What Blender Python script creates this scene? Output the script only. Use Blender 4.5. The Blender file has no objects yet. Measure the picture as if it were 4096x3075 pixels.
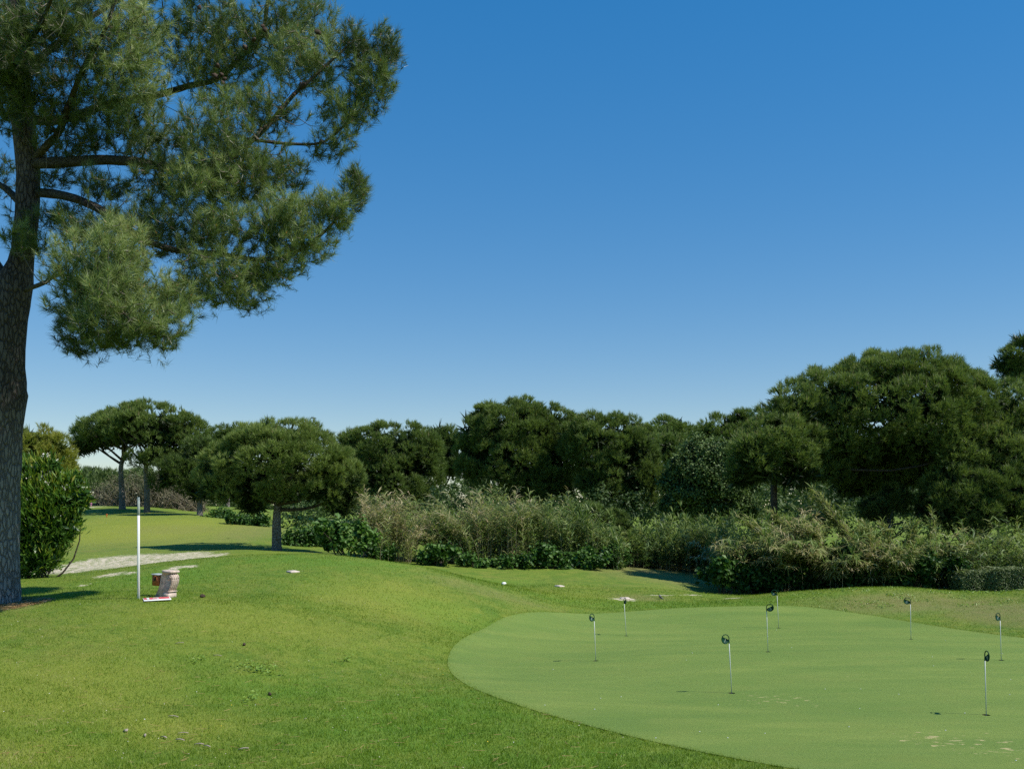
import bpy, math, random
import numpy as np
from mathutils import Vector, Matrix
from mathutils.geometry import delaunay_2d_cdt

# ------------------------------------------------------------------ camera, world, sun, exposure
F, CX, HY, CH = 3982.0, 2048.0, 2030.0, 2.9      # focal length and horizon of the photograph, eye height in metres
scene = bpy.context.scene
col = scene.collection
R = math.radians

cam_d = bpy.data.cameras.new("camera")
cam = bpy.data.objects.new("camera", cam_d)
col.objects.link(cam)
cam.location = (0, 0, CH)
cam.rotation_euler = (R(90), 0, 0)
cam_d.sensor_width = 36.0
cam_d.lens = 36.0 * F / 4096.0
cam_d.shift_y = (HY - 1537.5) / 4096.0
cam_d.clip_start = 0.1
cam_d.clip_end = 5000
scene.camera = cam

SUN_EL, SUN_AZ = 51.5, 106.0                      # azimuth clockwise from the view direction (+Y)
world = bpy.data.worlds.new("World")
scene.world = world
world.use_nodes = True
nt = world.node_tree
nt.nodes.clear()
w_out = nt.nodes.new("ShaderNodeOutputWorld")
w_bg = nt.nodes.new("ShaderNodeBackground")
w_sky = nt.nodes.new("ShaderNodeTexSky")
w_sky.sky_type = 'NISHITA'
w_sky.sun_disc = False
w_sky.sun_elevation = R(SUN_EL)
w_sky.sun_rotation = R(SUN_AZ)
w_sky.altitude = 0
w_sky.air_density = 0.95
w_sky.dust_density = 0.0
w_sky.ozone_density = 3.0
w_bg.inputs[1].default_value = 0.137
# the deep even blue of the photograph: softer fall-off from zenith to horizon, then its saturation
w_gm = nt.nodes.new("ShaderNodeGamma"); w_gm.inputs[1].default_value = 0.5
w_hs = nt.nodes.new("ShaderNodeHueSaturation"); w_hs.inputs["Hue"].default_value = 0.507; w_hs.inputs["Saturation"].default_value = 2.10; w_hs.inputs["Value"].default_value = 1.75
nt.links.new(w_sky.outputs[0], w_gm.inputs[0])
nt.links.new(w_gm.outputs[0], w_hs.inputs["Color"])
nt.links.new(w_hs.outputs[0], w_bg.inputs[0])
nt.links.new(w_bg.outputs[0], w_out.inputs[0])

sun_d = bpy.data.lights.new("sun", 'SUN')
sun_d.energy = 4.8
sun_d.angle = R(0.53)
sun_d.color = (1.0, 0.955, 0.88)
sun = bpy.data.objects.new("sun", sun_d)
col.objects.link(sun)
SUNV = Vector((math.sin(R(SUN_AZ)) * math.cos(R(SUN_EL)), math.cos(R(SUN_AZ)) * math.cos(R(SUN_EL)), math.sin(R(SUN_EL))))
sun.location = SUNV * 60
sun.rotation_euler = (-SUNV).to_track_quat('-Z', 'Y').to_euler()

scene.view_settings.view_transform = 'Standard'
scene.view_settings.look = 'None'
scene.view_settings.exposure = 0.20
scene.view_settings.gamma = 1.0
scene.view_settings.use_curve_mapping = False
scene.cycles.max_bounces = 5
scene.cycles.diffuse_bounces = 3
scene.cycles.glossy_bounces = 2
scene.cycles.transmission_bounces = 3
scene.cycles.caustics_reflective = False
scene.cycles.caustics_refractive = False
scene.cycles.use_denoising = False

rng = np.random.default_rng(7)
random.seed(7)

# ------------------------------------------------------------------ helpers
def P(px, py, d):
    """point of the place seen at photograph pixel (px, py) at distance d"""
    return np.array([(px - CX) / F * d, d, CH + (HY - py) / F * d])

def norm(v):
    v = np.asarray(v, float)
    return v / np.maximum(np.linalg.norm(v, axis=-1, keepdims=True), 1e-9)

def put(o, parent=None):
    col.objects.link(o)
    if parent is not None:
        o.parent = parent
    return o

def tag(o, label=None, cat=None, group=None, kind=None):
    if label: o["label"] = label
    if cat: o["category"] = cat
    if group: o["group"] = group
    if kind: o["kind"] = kind
    return o

def mesh(name, V, T, mat, parent=None, tint=None, smooth=False, attrs=None, origin=None, Q=None):
    """one mesh object from numpy vertices and triangles (and quads)"""
    V = np.asarray(V, np.float32).reshape(-1, 3)
    if origin is not None:
        V = V - np.asarray(origin, np.float32)
    me = bpy.data.meshes.new(name)
    T = np.asarray(T, np.int32).reshape(-1, 3) if T is not None else np.zeros((0, 3), np.int32)
    nq = 0 if Q is None else len(Q)
    idx = T.ravel()
    starts = np.arange(len(T), dtype=np.int32) * 3
    if nq:
        Qa = np.asarray(Q, np.int32).reshape(-1, 4)
        starts = np.concatenate([starts, len(idx) + np.arange(nq, dtype=np.int32) * 4])
        idx = np.concatenate([idx, Qa.ravel()])
    me.vertices.add(len(V)); me.vertices.foreach_set("co", V.ravel())
    me.loops.add(len(idx)); me.loops.foreach_set("vertex_index", idx.astype(np.int32))
    me.polygons.add(len(starts)); me.polygons.foreach_set("loop_start", starts.astype(np.int32))
    if smooth:
        me.polygons.foreach_set("use_smooth", np.ones(len(starts), bool))
    allat = dict(attrs or {})
    if tint is not None:
        allat["tint"] = tint
    for k, a in allat.items():
        at = me.attributes.new(k, 'FLOAT', 'POINT')
        at.data.foreach_set("value", np.asarray(a, np.float32).ravel())
    me.update(calc_edges=True)
    me.validate()
    if mat is not None:
        me.materials.append(mat)
    o = bpy.data.objects.new(name, me)
    if origin is not None and parent is None:
        o.location = origin
    return put(o, parent)

def empty(name, loc):
    o = bpy.data.objects.new(name, None)
    o.location = loc
    o.empty_display_size = 0.2
    return put(o)

class MB:
    """collects shapes, then becomes ONE mesh"""
    def __init__(s): s.V, s.T, s.A, s.n = [], [], [], 0
    def add(s, V, T, a=0.0):
        V = np.asarray(V, float).reshape(-1, 3)
        s.V.append(V); s.T.append(np.asarray(T, int).reshape(-1, 3) + s.n)
        s.A.append(np.broadcast_to(np.asarray(a, float), (len(V),)).copy()); s.n += len(V)
    def tube(s, pts, rad, k=8, a=0.0, cap=True, rough=0.0, seed=0):
        pts = np.asarray(pts, float); rad = np.broadcast_to(np.asarray(rad, float), (len(pts),))
        tan = norm(np.gradient(pts, axis=0))
        ref = np.array([0, 0, 1.0]) if abs(tan[0][2]) < 0.8 else np.array([0, 1.0, 0])
        u = norm(np.cross(tan, ref)); w = norm(np.cross(tan, u))
        th = np.linspace(0, 2 * math.pi, k, endpoint=False)
        ring = np.cos(th)[None, :, None] * u[:, None, :] + np.sin(th)[None, :, None] * w[:, None, :]
        rr = np.repeat(rad[:, None], k, 1)
        if rough:
            g = np.random.default_rng(seed)
            rr = rr * (1 + rough * (g.random((len(pts), k)) - 0.5) + rough * 0.8 * np.sin(th * 3 + g.random() * 6)[None, :] * 0.5)
        V = pts[:, None, :] + ring * rr[:, :, None]
        n = len(pts); i = np.arange(n - 1)[:, None] * k; j = np.arange(k)[None, :]; j2 = (j + 1) % k
        a0, b0, c0, d0 = (i + j).ravel(), (i + j2).ravel(), (i + k + j2).ravel(), (i + k + j).ravel()
        T = np.concatenate([np.stack([a0, b0, c0], 1), np.stack([a0, c0, d0], 1)])
        V = V.reshape(-1, 3)
        if cap:
            V = np.concatenate([V, pts[:1], pts[-1:]])
            e0, e1 = n * k, n * k + 1
            jj = np.arange(k)
            T = np.concatenate([T, np.stack([np.full(k, e0), (jj + 1) % k, jj], 1), np.stack([np.full(k, e1), (n - 1) * k + jj, (n - 1) * k + (jj + 1) % k], 1)])
        s.add(V, T, a)
    def box(s, c, size, rot=None, a=0.0, bevel=0.0):
        c = np.asarray(c, float); h = np.asarray(size, float) / 2
        if bevel <= 0:
            V = np.array([[x, y, z] for x in (-1, 1) for y in (-1, 1) for z in (-1, 1)], float) * h
            T = [[0,1,3],[0,3,2],[4,6,7],[4,7,5],[0,4,5],[0,5,1],[2,3,7],[2,7,6],[0,2,6],[0,6,4],[1,5,7],[1,7,3]]
        else:
            b = bevel; V = []; 
            lay = [(-h[2], b), (-h[2] + b, 0), (h[2] - b, 0), (h[2], b)]
            for z, ins in lay:
                x, y = h[0] - ins, h[1] - ins
                V += [[-x + b, -y, z], [x - b, -y, z], [x, -y + b, z], [x, y - b, z], [x - b, y, z], [-x + b, y, z], [-x, y - b, z], [-x, -y + b, z]]
            V = np.array(V); T = []
            for l in range(3):
                for j in range(8):
                    p, q = l * 8 + j, l * 8 + (j + 1) % 8
                    T += [[p, q, q + 8], [p, q + 8, p + 8]]
            for j in range(1, 7):
                T.append([0, j + 1, j]); T.append([24, 24 + j, 24 + j + 1])
        if rot is not None:
            V = V @ np.array(rot).T
        s.add(V + c, T, a)
    def prism(s, poly, y0, y1, a=0.0):
        """polygon given in (x, z), extruded in y"""
        from mathutils.geometry import tessellate_polygon
        n = len(poly)
        tri = tessellate_polygon([[Vector((p[0], p[1], 0)) for p in poly]])
        V = [[p[0], y0, p[1]] for p in poly] + [[p[0], y1, p[1]] for p in poly]
        T = [list(t) for t in tri] + [[t[2] + n, t[1] + n, t[0] + n] for t in tri]
        for j in range(n):
            k = (j + 1) % n
            T += [[j, k, k + n], [j, k + n, j + n]]
        s.add(V, T, a)
    def build(s, name, mat, parent=None, smooth=False, origin=None, kind=None):
        o = mesh(name, np.concatenate(s.V), np.concatenate(s.T), mat, parent, tint=np.concatenate(s.A), smooth=smooth, origin=origin)
        if kind: o["kind"] = kind
        return o

def rotz(a):
    c, s_ = math.cos(a), math.sin(a)
    return np.array([[c, -s_, 0], [s_, c, 0], [0, 0, 1.0]])

def spline(pts, n):
    """Catmull-Rom through rows of pts"""
    p = np.asarray(pts, float)
    p = np.vstack([2 * p[0] - p[1], p, 2 * p[-1] - p[-2]])
    out = []
    m = len(p) - 3
    for t in np.linspace(0, m - 1e-6, n):
        i = int(t); f = t - i
        a, b, c, d = p[i], p[i + 1], p[i + 2], p[i + 3]
        out.append(0.5 * (2 * b + (c - a) * f + (2 * a - 5 * b + 4 * c - d) * f * f + (3 * b - a - 3 * c + d) * f ** 3))
    return np.array(out)

# ------------------------------------------------------------------ materials
def new_mat(name):
    m = bpy.data.materials.new(name); m.use_nodes = True
    n = m.node_tree; n.nodes.clear()
    return m, n, n.nodes, n.links

def ramp(nodes, stops, interp='LINEAR'):
    r = nodes.new("ShaderNodeValToRGB"); r.color_ramp.interpolation = interp
    e = r.color_ramp.elements
    while len(e) < len(stops): e.new(0.5)
    for el, (p, c) in zip(e, stops):
        el.position = p; el.color = (c[0], c[1], c[2], 1)
    return r

def foliage_mat(name, stops, transl=0.25, rough=0.5, spec=0.3, noise=0.0):
    m, n, N, L = new_mat(name)
    out = N.new("ShaderNodeOutputMaterial"); at = N.new("ShaderNodeAttribute"); at.attribute_name = "tint"
    r = ramp(N, stops); L.new(at.outputs["Fac"], r.inputs[0])
    pr = N.new("ShaderNodeBsdfPrincipled"); pr.inputs["Roughness"].default_value = rough
    pr.inputs["Specular IOR Level"].default_value = spec
    tr = N.new("ShaderNodeBsdfTranslucent"); mx = N.new("ShaderNodeMixShader"); mx.inputs[0].default_value = transl
    L.new(r.outputs[0], pr.inputs["Base Color"])
    hs = N.new("ShaderNodeHueSaturation"); hs.inputs["Hue"].default_value = 0.495; hs.inputs["Saturation"].default_value = 1.1; hs.inputs["Value"].default_value = 1.3
    L.new(r.outputs[0], hs.inputs["Color"]); L.new(hs.outputs[0], tr.inputs["Color"])
    L.new(pr.outputs[0], mx.inputs[1]); L.new(tr.outputs[0], mx.inputs[2]); L.new(mx.outputs[0], out.inputs[0])
    return m

def noise_node(N, L, vec, scale, detail=4, rough=0.55, dist=0.0):
    t = N.new("ShaderNodeTexNoise"); t.inputs["Scale"].default_value = scale; t.inputs["Detail"].default_value = detail
    t.inputs["Roughness"].default_value = rough; t.inputs["Distortion"].default_value = dist
    if vec is not None: L.new(vec, t.inputs["Vector"])
    return t

def mixc(N, L, fac, a, b, blend='MIX'):
    m = N.new("ShaderNodeMix"); m.data_type = 'RGBA'; m.blend_type = blend
    for inp, v in ((m.inputs[0], fac), (m.inputs[6], a), (m.inputs[7], b)):
        if isinstance(v, (tuple, list)): inp.default_value = (*v, 1)
        elif isinstance(v, (int, float)): inp.default_value = v
        else: L.new(v, inp)
    return m.outputs[2]

def mapr(N, L, v, a, b, c=0.0, d=1.0):
    m = N.new("ShaderNodeMapRange"); L.new(v, m.inputs[0])
    for i, x in enumerate((a, b, c, d)): m.inputs[i + 1].default_value = x
    return m.outputs[0]

def mth(N, L, op, a, b=None):
    m = N.new("ShaderNodeMath"); m.operation = op
    for i, v in enumerate((a, b)):
        if v is None: continue
        if isinstance(v, (int, float)): m.inputs[i].default_value = v
        else: L.new(v, m.inputs[i])
    return m.outputs[0]

def plain_mat(name, c, rough=0.6, var=0.15, scale=8.0, c2=None, bump=0.0, metal=0.0, spec=0.4, bscale=None):
    m, n, N, L = new_mat(name)
    out = N.new("ShaderNodeOutputMaterial"); pr = N.new("ShaderNodeBsdfPrincipled"); tc = N.new("ShaderNodeTexCoord")
    nz = noise_node(N, L, tc.outputs["Object"], scale, 5)
    c2 = c2 or tuple(x * (1 - var * 2) for x in c)
    r = ramp(N, [(0.35, c2), (0.65, c)]); L.new(nz.outputs[0], r.inputs[0])
    L.new(r.outputs[0], pr.inputs["Base Color"])
    pr.inputs["Roughness"].default_value = rough; pr.inputs["Metallic"].default_value = metal; pr.inputs["Specular IOR Level"].default_value = spec
    if bump:
        nb = noise_node(N, L, tc.outputs["Object"], bscale or scale * 4, 6)
        b = N.new("ShaderNodeBump"); b.inputs["Strength"].default_value = bump; b.inputs["Distance"].default_value = 0.01
        L.new(nb.outputs[0], b.inputs["Height"]); L.new(b.outputs[0], pr.inputs["Normal"])
    L.new(pr.outputs[0], out.inputs[0])
    return m

def bark_mat(name, dark, light, scale=1.0, grey=None):
    m, n, N, L = new_mat(name)
    out = N.new("ShaderNodeOutputMaterial"); pr = N.new("ShaderNodeBsdfPrincipled"); tc = N.new("ShaderNodeTexCoord")
    mp = N.new("ShaderNodeMapping"); mp.inputs["Scale"].default_value = (15 * scale, 15 * scale, 4.2 * scale); L.new(tc.outputs["Object"], mp.inputs[0])
    nz0 = noise_node(N, L, mp.outputs[0], 1.2, 3)
    vx = N.new("ShaderNodeTexVoronoi"); vx.feature = 'DISTANCE_TO_EDGE'; vx.inputs["Scale"].default_value = 1.0
    wv = mixc(N, L, 0.4, mp.outputs[0], nz0.outputs["Color"], 'LINEAR_LIGHT'); L.new(wv, vx.inputs["Vector"])
    nz = noise_node(N, L, mp.outputs[0], 2.5, 6, 0.65)
    big = noise_node(N, L, tc.outputs["Object"], 0.9, 3)
    edge = mapr(N, L, vx.outputs["Distance"], 0.0, 0.16)
    c1 = mixc(N, L, nz.outputs[0], tuple(x * 0.8 for x in dark), light)
    c2 = mixc(N, L, edge, tuple(x * 0.7 for x in dark), c1)
    c3 = mixc(N, L, mapr(N, L, big.outputs[0], 0.4, 0.7), c2, mixc(N, L, 0.4, c2, (light[0] * 1.1, light[1] * 1.1, light[2] * 1.15)))
    if grey:      # older, greyer bark low down; the dark upper colour carries crown shade
        sx = N.new("ShaderNodeSeparateXYZ"); L.new(tc.outputs["Object"], sx.inputs[0])
        zf = mth(N, L, 'ADD', mapr(N, L, sx.outputs[2], 1.2, 4.4, 1.0, 0.0), mth(N, L, 'MULTIPLY', mth(N, L, 'SUBTRACT', big.outputs[0], 0.5), 0.8))
        zf = mth(N, L, 'MINIMUM', mth(N, L, 'MAXIMUM', zf, 0.0), 0.85)
        c3 = mixc(N, L, zf, c3, mixc(N, L, edge, tuple(x * 0.5 for x in grey), mixc(N, L, nz.outputs[0], tuple(x * 0.7 for x in grey), tuple(x * 1.2 for x in grey))))
    L.new(c3, pr.inputs["Base Color"]); pr.inputs["Roughness"].default_value = 0.9; pr.inputs["Specular IOR Level"].default_value = 0.15
    hsum = mth(N, L, 'ADD', edge, mth(N, L, 'MULTIPLY', nz.outputs[0], 0.6))
    b = N.new("ShaderNodeBump"); b.inputs["Strength"].default_value = 0.9; b.inputs["Distance"].default_value = 0.04
    L.new(hsum, b.inputs["Height"]); L.new(b.outputs[0], pr.inputs["Normal"]); L.new(pr.outputs[0], out.inputs[0])
    return m

M = {}
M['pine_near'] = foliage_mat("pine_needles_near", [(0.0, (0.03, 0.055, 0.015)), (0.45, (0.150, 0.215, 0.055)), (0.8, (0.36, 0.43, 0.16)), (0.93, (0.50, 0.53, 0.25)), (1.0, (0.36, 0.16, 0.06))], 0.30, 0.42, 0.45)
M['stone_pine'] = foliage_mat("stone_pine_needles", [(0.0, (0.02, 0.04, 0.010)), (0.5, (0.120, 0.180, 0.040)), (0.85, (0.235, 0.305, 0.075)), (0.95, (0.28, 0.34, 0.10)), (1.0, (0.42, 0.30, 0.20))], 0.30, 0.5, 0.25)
M['stone_pine_yellow'] = foliage_mat("sunny_pine_needles", [(0.0, (0.09, 0.12, 0.018)), (0.5, (0.22, 0.255, 0.035)), (0.9, (0.32, 0.33, 0.06)), (1.0, (0.28, 0.19, 0.09))], 0.22, 0.5, 0.3)
M['oak'] = foliage_mat("holm_oak_leaves", [(0.0, (0.02, 0.045, 0.012)), (0.6, (0.115, 0.18, 0.05)), (1.0, (0.22, 0.29, 0.09))], 0.25, 0.55, 0.25)
M['oleander'] = foliage_mat("oleander_leaves", [(0.0, (0.03, 0.085, 0.016)), (0.55, (0.10, 0.20, 0.03)), (0.85, (0.23, 0.31, 0.04)), (0.955, (0.36, 0.36, 0.07)), (0.97, (0.75, 0.72, 0.6)), (1.0, (0.8, 0.78, 0.68))], 0.3, 0.38, 0.45)
M['broad'] = foliage_mat("broad_leaves", [(0.0, (0.025, 0.07, 0.014)), (0.6, (0.085, 0.18, 0.032)), (1.0, (0.18, 0.29, 0.075))], 0.3, 0.5, 0.25)
M['cane_leaf'] = foliage_mat("cane_leaves", [(0.0, (0.05, 0.10, 0.022)), (0.35, (0.15, 0.22, 0.055)), (0.6, (0.25, 0.29, 0.09)), (0.85, (0.40, 0.345, 0.175)), (1.0, (0.52, 0.43, 0.27))], 0.33, 0.5, 0.3)
M['cane_stem'] = foliage_mat("cane_stems", [(0.0, (0.17, 0.21, 0.08)), (0.6, (0.34, 0.29, 0.16)), (1.0, (0.46, 0.38, 0.25))], 0.05, 0.5, 0.35)
M['hedge'] = foliage_mat("hedge_leaves", [(0.0, (0.05, 0.08, 0.03)), (0.6, (0.15, 0.20, 0.065)), (1.0, (0.32, 0.36, 0.17))], 0.25, 0.5, 0.3)
M['dry'] = foliage_mat("dry_scrub", [(0.0, (0.07, 0.07, 0.04)), (0.5, (0.15, 0.16, 0.075)), (0.8, (0.22, 0.19, 0.12)), (1.0, (0.34, 0.28, 0.21))], 0.15, 0.6, 0.2)
M['far_wood'] = foliage_mat("far_wood_leaves", [(0.0, (0.05, 0.085, 0.022)), (1.0, (0.15, 0.20, 0.065))], 0.15, 0.6, 0.2)
M['grass'] = foliage_mat("grass_blades", [(0.0, (0.085, 0.165, 0.014)), (0.5, (0.17, 0.265, 0.022)), (0.85, (0.27, 0.32, 0.042)), (1.0, (0.40, 0.37, 0.14))], 0.3, 0.5, 0.25)
M['bark'] = bark_mat("pine_bark_near", (0.055, 0.042, 0.034), (0.17, 0.14, 0.12), grey=(0.33, 0.30, 0.275))
M['bark_far'] = bark_mat("pine_bark_far", (0.16, 0.14, 0.12), (0.42, 0.39, 0.35), 1.6)
M['branch'] = bark_mat("branch_bark", (0.075, 0.06, 0.045), (0.19, 0.165, 0.12), 2.5)
M['twig'] = plain_mat("twig_wood", (0.23, 0.19, 0.15), 0.8, 0.3, 3.0)
M['cone'] = plain_mat("cone_scales", (0.075, 0.045, 0.028), 0.8, 0.3, 30, bump=0.6)
M['white'] = plain_mat("white_paint", (0.80, 0.79, 0.76), 0.55, 0.04, 3.0)
M['pin'] = plain_mat("pin_rod", (0.62, 0.64, 0.60), 0.4, 0.06, 5.0)
M['pin_green'] = plain_mat("marker_plastic", (0.006, 0.050, 0.030), 0.65, 0.1, 20.0, spec=0.12)
M['number'] = plain_mat("number_paint", (0.34, 0.36, 0.34), 0.4, 0.02, 20.0)
M['cup'] = plain_mat("cup_soil", (0.07, 0.04, 0.022), 0.9, 0.2, 20.0)
M['stone'] = plain_mat("corbel_stone", (0.68, 0.54, 0.45), 0.9, 0.22, 9.0, bump=0.5)
M['soil'] = plain_mat("bare_soil", (0.24, 0.17, 0.11), 0.95, 0.2, 6.0, bump=0.8)
M['rust'] = plain_mat("orange_metal", (0.42, 0.13, 0.035), 0.6, 0.15, 14.0)
M['lid'] = plain_mat("grey_lid", (0.42, 0.46, 0.45), 0.5, 0.1, 10.0)
M['red'] = plain_mat("sign_red", (0.68, 0.10, 0.12), 0.45, 0.08, 9.0)
M['plate'] = plain_mat("pale_plate", (0.66, 0.56, 0.48), 0.7, 0.1, 8.0)
M['orange'] = plain_mat("orange_plastic", (0.75, 0.16, 0.03), 0.5, 0.05, 9.0)
M['pink'] = plain_mat("pink_plastic", (0.80, 0.30, 0.55), 0.5, 0.05, 9.0)
M['chip'] = plain_mat("bark_chip", (0.42, 0.35, 0.27), 0.85, 0.2, 25.0, bump=0.4)
M['stick'] = plain_mat("stick_wood", (0.36, 0.25, 0.15), 0.85, 0.2, 12.0)
M['bird'] = plain_mat("bird_feathers", (0.16, 0.17, 0.19), 0.7, 0.25, 12.0, c2=(0.05, 0.05, 0.06))
M['bird_dark'] = plain_mat("dark_feathers", (0.05, 0.05, 0.055), 0.7, 0.2, 12.0)
M['ball'] = plain_mat("golf_ball", (0.85, 0.85, 0.83), 0.35, 0.02, 10.0)
M['weed'] = foliage_mat("weed_leaves", [(0.0, (0.12, 0.22, 0.03)), (1.0, (0.26, 0.38, 0.06))], 0.3, 0.4, 0.4)
M['fleck'] = foliage_mat("lawn_flecks", [(0.0, (0.36, 0.25, 0.10)), (0.4, (0.24, 0.13, 0.05)), (0.6, (0.5, 0.45, 0.33)), (0.85, (0.75, 0.75, 0.70)), (0.95, (0.70, 0.50, 0.03)), (1.0, (0.70, 0.50, 0.03))], 0.1, 0.6, 0.3)

# ------------------------------------------------------------------ terrain
CTRL = [  # (px, py, distance) of points of the ground read off the photograph
 (0,3075,10),(500,3075,10.3),(1000,3075,10.6),(1700,3075,11),(2400,3075,11.05),(3100,3075,11.05),(4096,3075,11.05),
 (0,2700,14.6),(500,2700,15.0),(1000,2700,15.5),(1500,2700,16.6),(0,2540,17.2),(500,2550,17.2),(1000,2550,17.8),(1500,2550,19.2),
 (0,2425,20),(200,2410,20.1),(552,2395,20.2),(800,2390,20.6),(1107,2390,21.6),(1500,2400,22.8),(1800,2400,24.2),(1900,2500,23),
 (-200,2330,26),(100,2318,27),(300,2300,28),(500,2270,28.5),(700,2245,29),(900,2222,29.5),(1107,2214,29.5),(1250,2215,29.3),(1400,2226,29),(1600,2252,28.6),(1780,2295,28.3),
 (552,2330,24),(1107,2300,25.2),(1500,2310,25.6),
 (230,2290,30.5),(400,2265,32.5),(700,2228,35.5),(400,2212,38),(-100,2200,40),(1000,2205,38),(1300,2225,38),(1600,2235,42),
 (400,2140,48),(700,2140,48),(1000,2150,47),(400,2062,58.5),(200,2068,58),(-200,2070,58),(600,2052,59),(800,2058,58),(950,2085,54),(1080,2135,49),
 (490,2036,62),(600,2040,63),(200,2040,68),(400,2022,78),(800,2030,70),(1650,2165,60),(1300,2150,60),(2000,2130,70),(2500,2130,70),
 (1780,2300,31.5),(2000,2288,37.5),(2250,2288,37.5),(2500,2284,40),(2017,2340,33.5),(2238,2344,33.2),(2500,2393,31.3),(2640,2398,31.2),
 (2600,2262,47),(2800,2250,51),(2700,2300,42),(2700,2345,36),(2800,2375,33),(2900,2392,32),(3000,2384,32),(3100,2372,32),(3400,2350,31.2),(3550,2350,30.8),(3700,2362,30),(3900,2402,29),(4096,2362,30.5),(4300,2350,31),
 (2900,2396,36),(3100,2378,36),(3400,2358,35.5),(3700,2372,35),(3900,2410,34),(4096,2368,35),(4300,2356,36),(3100,2372,40),(3600,2350,40),(4096,2345,40),(2800,2350,37),(3300,2390,29.3),(3700,2425,28),(4000,2440,26.5),(3100,2240,50),(3600,2200,60),(4300,2200,60),
]
cp = np.array([P(*c) for c in CTRL])
green_flat = [(x, y, 0.0) for x, y in ((-1.2, 19), (1, 13), (3, 11.3), (1, 24), (5, 28.3), (9, 28), (12, 25), (5, 17), (9, 14), (12, 19), (3, 20), (16, 20), (14, 10), (8, 22), (6, 10), (0.2, 15.5), (2, 27.5))]
extra = [(0, 2, 1.1), (-6, 4, 1.1), (8, 3, 0.9), (-14, 8, 0.9), (-18, 18, 1.2), (-22, 30, 1.2), (20, 15, 0.1), (24, 25, 0.2), (28, 40, 0.8), (-28, 60, 2.4), (-10, 95, 2.0), (15, 95, 1.2), (40, 90, 1.2), (-40, 90, 2.0), (30, 65, 1.0)]
cp = np.vstack([cp, green_flat, extra])

def _U(r2):
    return 0.5 * r2 * np.log(np.maximum(r2, 1e-12))
def _fit(c):
    n = len(c); xy = c[:, :2] / 10.0
    r2 = ((xy[:, None] - xy[None]) ** 2).sum(-1)
    K = _U(r2) + np.eye(n) * 0.004
    Pm = np.c_[np.ones(n), xy]
    A = np.zeros((n + 3, n + 3)); A[:n, :n] = K; A[:n, n:] = Pm; A[n:, :n] = Pm.T
    b = np.zeros(n + 3); b[:n] = c[:, 2]
    s = np.linalg.solve(A, b)
    return xy, s[:n], s[n:]
_xy, _w, _a = _fit(cp)

def H(x, y):
    """height of the ground"""
    x = np.atleast_1d(np.asarray(x, float)); y = np.atleast_1d(np.asarray(y, float)); sh = x.shape
    xf, yf = x.ravel() / 10, y.ravel() / 10
    out = np.empty(len(xf))
    for i in range(0, len(xf), 20000):
        a, b = xf[i:i + 20000], yf[i:i + 20000]
        r2 = (a[:, None] - _xy[None, :, 0]) ** 2 + (b[:, None] - _xy[None, :, 1]) ** 2
        out[i:i + 20000] = _U(r2) @ _w + _a[0] + _a[1] * a + _a[2] * b
    X, Y = xf * 10, yf * 10
    off = np.clip((np.hypot((X - 6.5) / 8.4, (Y - 18.5) / 10.6) - 1.0) * 4, 0, 1)
    for k, (s, a) in enumerate(((0.9, 0.012), (0.37, 0.02), (0.17, 0.03))):      # small unevenness, none on the green
        out += off * a * np.sin(X * s * 2.1 + 1.7 * k + 1.3 * np.sin(Y * s * 1.4)) * np.sin(Y * s * 1.9 + 0.6 * k + 1.1 * np.sin(X * s * 1.7))
    dx = np.maximum(np.maximum(-32 - X, X - 36), 0); dy = np.maximum(np.maximum(2 - Y, Y - 85), 0)
    t = np.clip(np.hypot(dx, dy) / 25.0, 0, 1); t = t * t * (3 - 2 * t)
    return (out * (1 - t) + 1.4 * t).reshape(sh)

def h1(x, y): return float(H(x, y)[0])

def GP(px, py, d0=8.0, d1=120.0):
    """where the sight line through a pixel meets the ground"""
    ds = np.arange(d0, d1, 0.05)
    x = (px - CX) / F * ds; z = CH + (HY - py) / F * ds
    below = z <= H(x, ds)
    i = int(np.argmax(below)) if below.any() else len(ds) - 1
    return np.array([x[i], ds[i], h1(x[i], ds[i])])

def GD(px, d):
    """ground point in the direction px at distance d"""
    x = (px - CX) / F * d
    return np.array([x, d, h1(x, d)])

# outline of the putting green (pixels at 2212 wide, on its level plane)
edge_px = [(980,1425),(985,1408),(1005,1388),(1060,1362),(1150,1340),(1300,1322),(1480,1313),(1660,1312),(1820,1320),(1960,1335),(2080,1353),(2212,1380)]
edge_px2 = [(1760,1664),(1690,1652),(1620,1640),(1480,1614),(1350,1586),(1240,1561),(1150,1539),(1060,1510),(1010,1480),(987,1452)]
def lvl(p):
    px, py = p[0] * 1.8517, p[1] * 1.8517
    d = CH * F / (py - HY)
    return ((px - CX) / F * d, d)
ring = [lvl(p) for p in edge_px] + [(14.2, 18.5), (14.6, 14.5), (13.2, 10.8), (10.0, 8.8), (6.2, 9.2)] + [lvl(p) for p in edge_px2]
ring = np.array(ring)
def closed_spline(p, n):
    m = len(p); out = []
    for t in np.linspace(0, m, n, endpoint=False):
        i = int(t); f = t - i
        a, b, c, d = p[(i - 1) % m], p[i % m], p[(i + 1) % m], p[(i + 2) % m]
        out.append(0.5 * (2 * b + (c - a) * f + (2 * a - 5 * b + 4 * c - d) * f * f + (3 * b - a - 3 * c + d) * f ** 3))
    return np.array(out)
EDGE = closed_spline(ring, 1200)
_seg = np.r_[0, np.cumsum(np.hypot(*np.diff(np.vstack([EDGE, EDGE[:1]]), axis=0).T))]
_t = np.linspace(0, _seg[-1], 512, endpoint=False); _cl = np.vstack([EDGE, EDGE[:1]])
_z = np.interp(_t, _seg, _cl[:, 0]) + 1j * np.interp(_t, _seg, _cl[:, 1])
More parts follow.
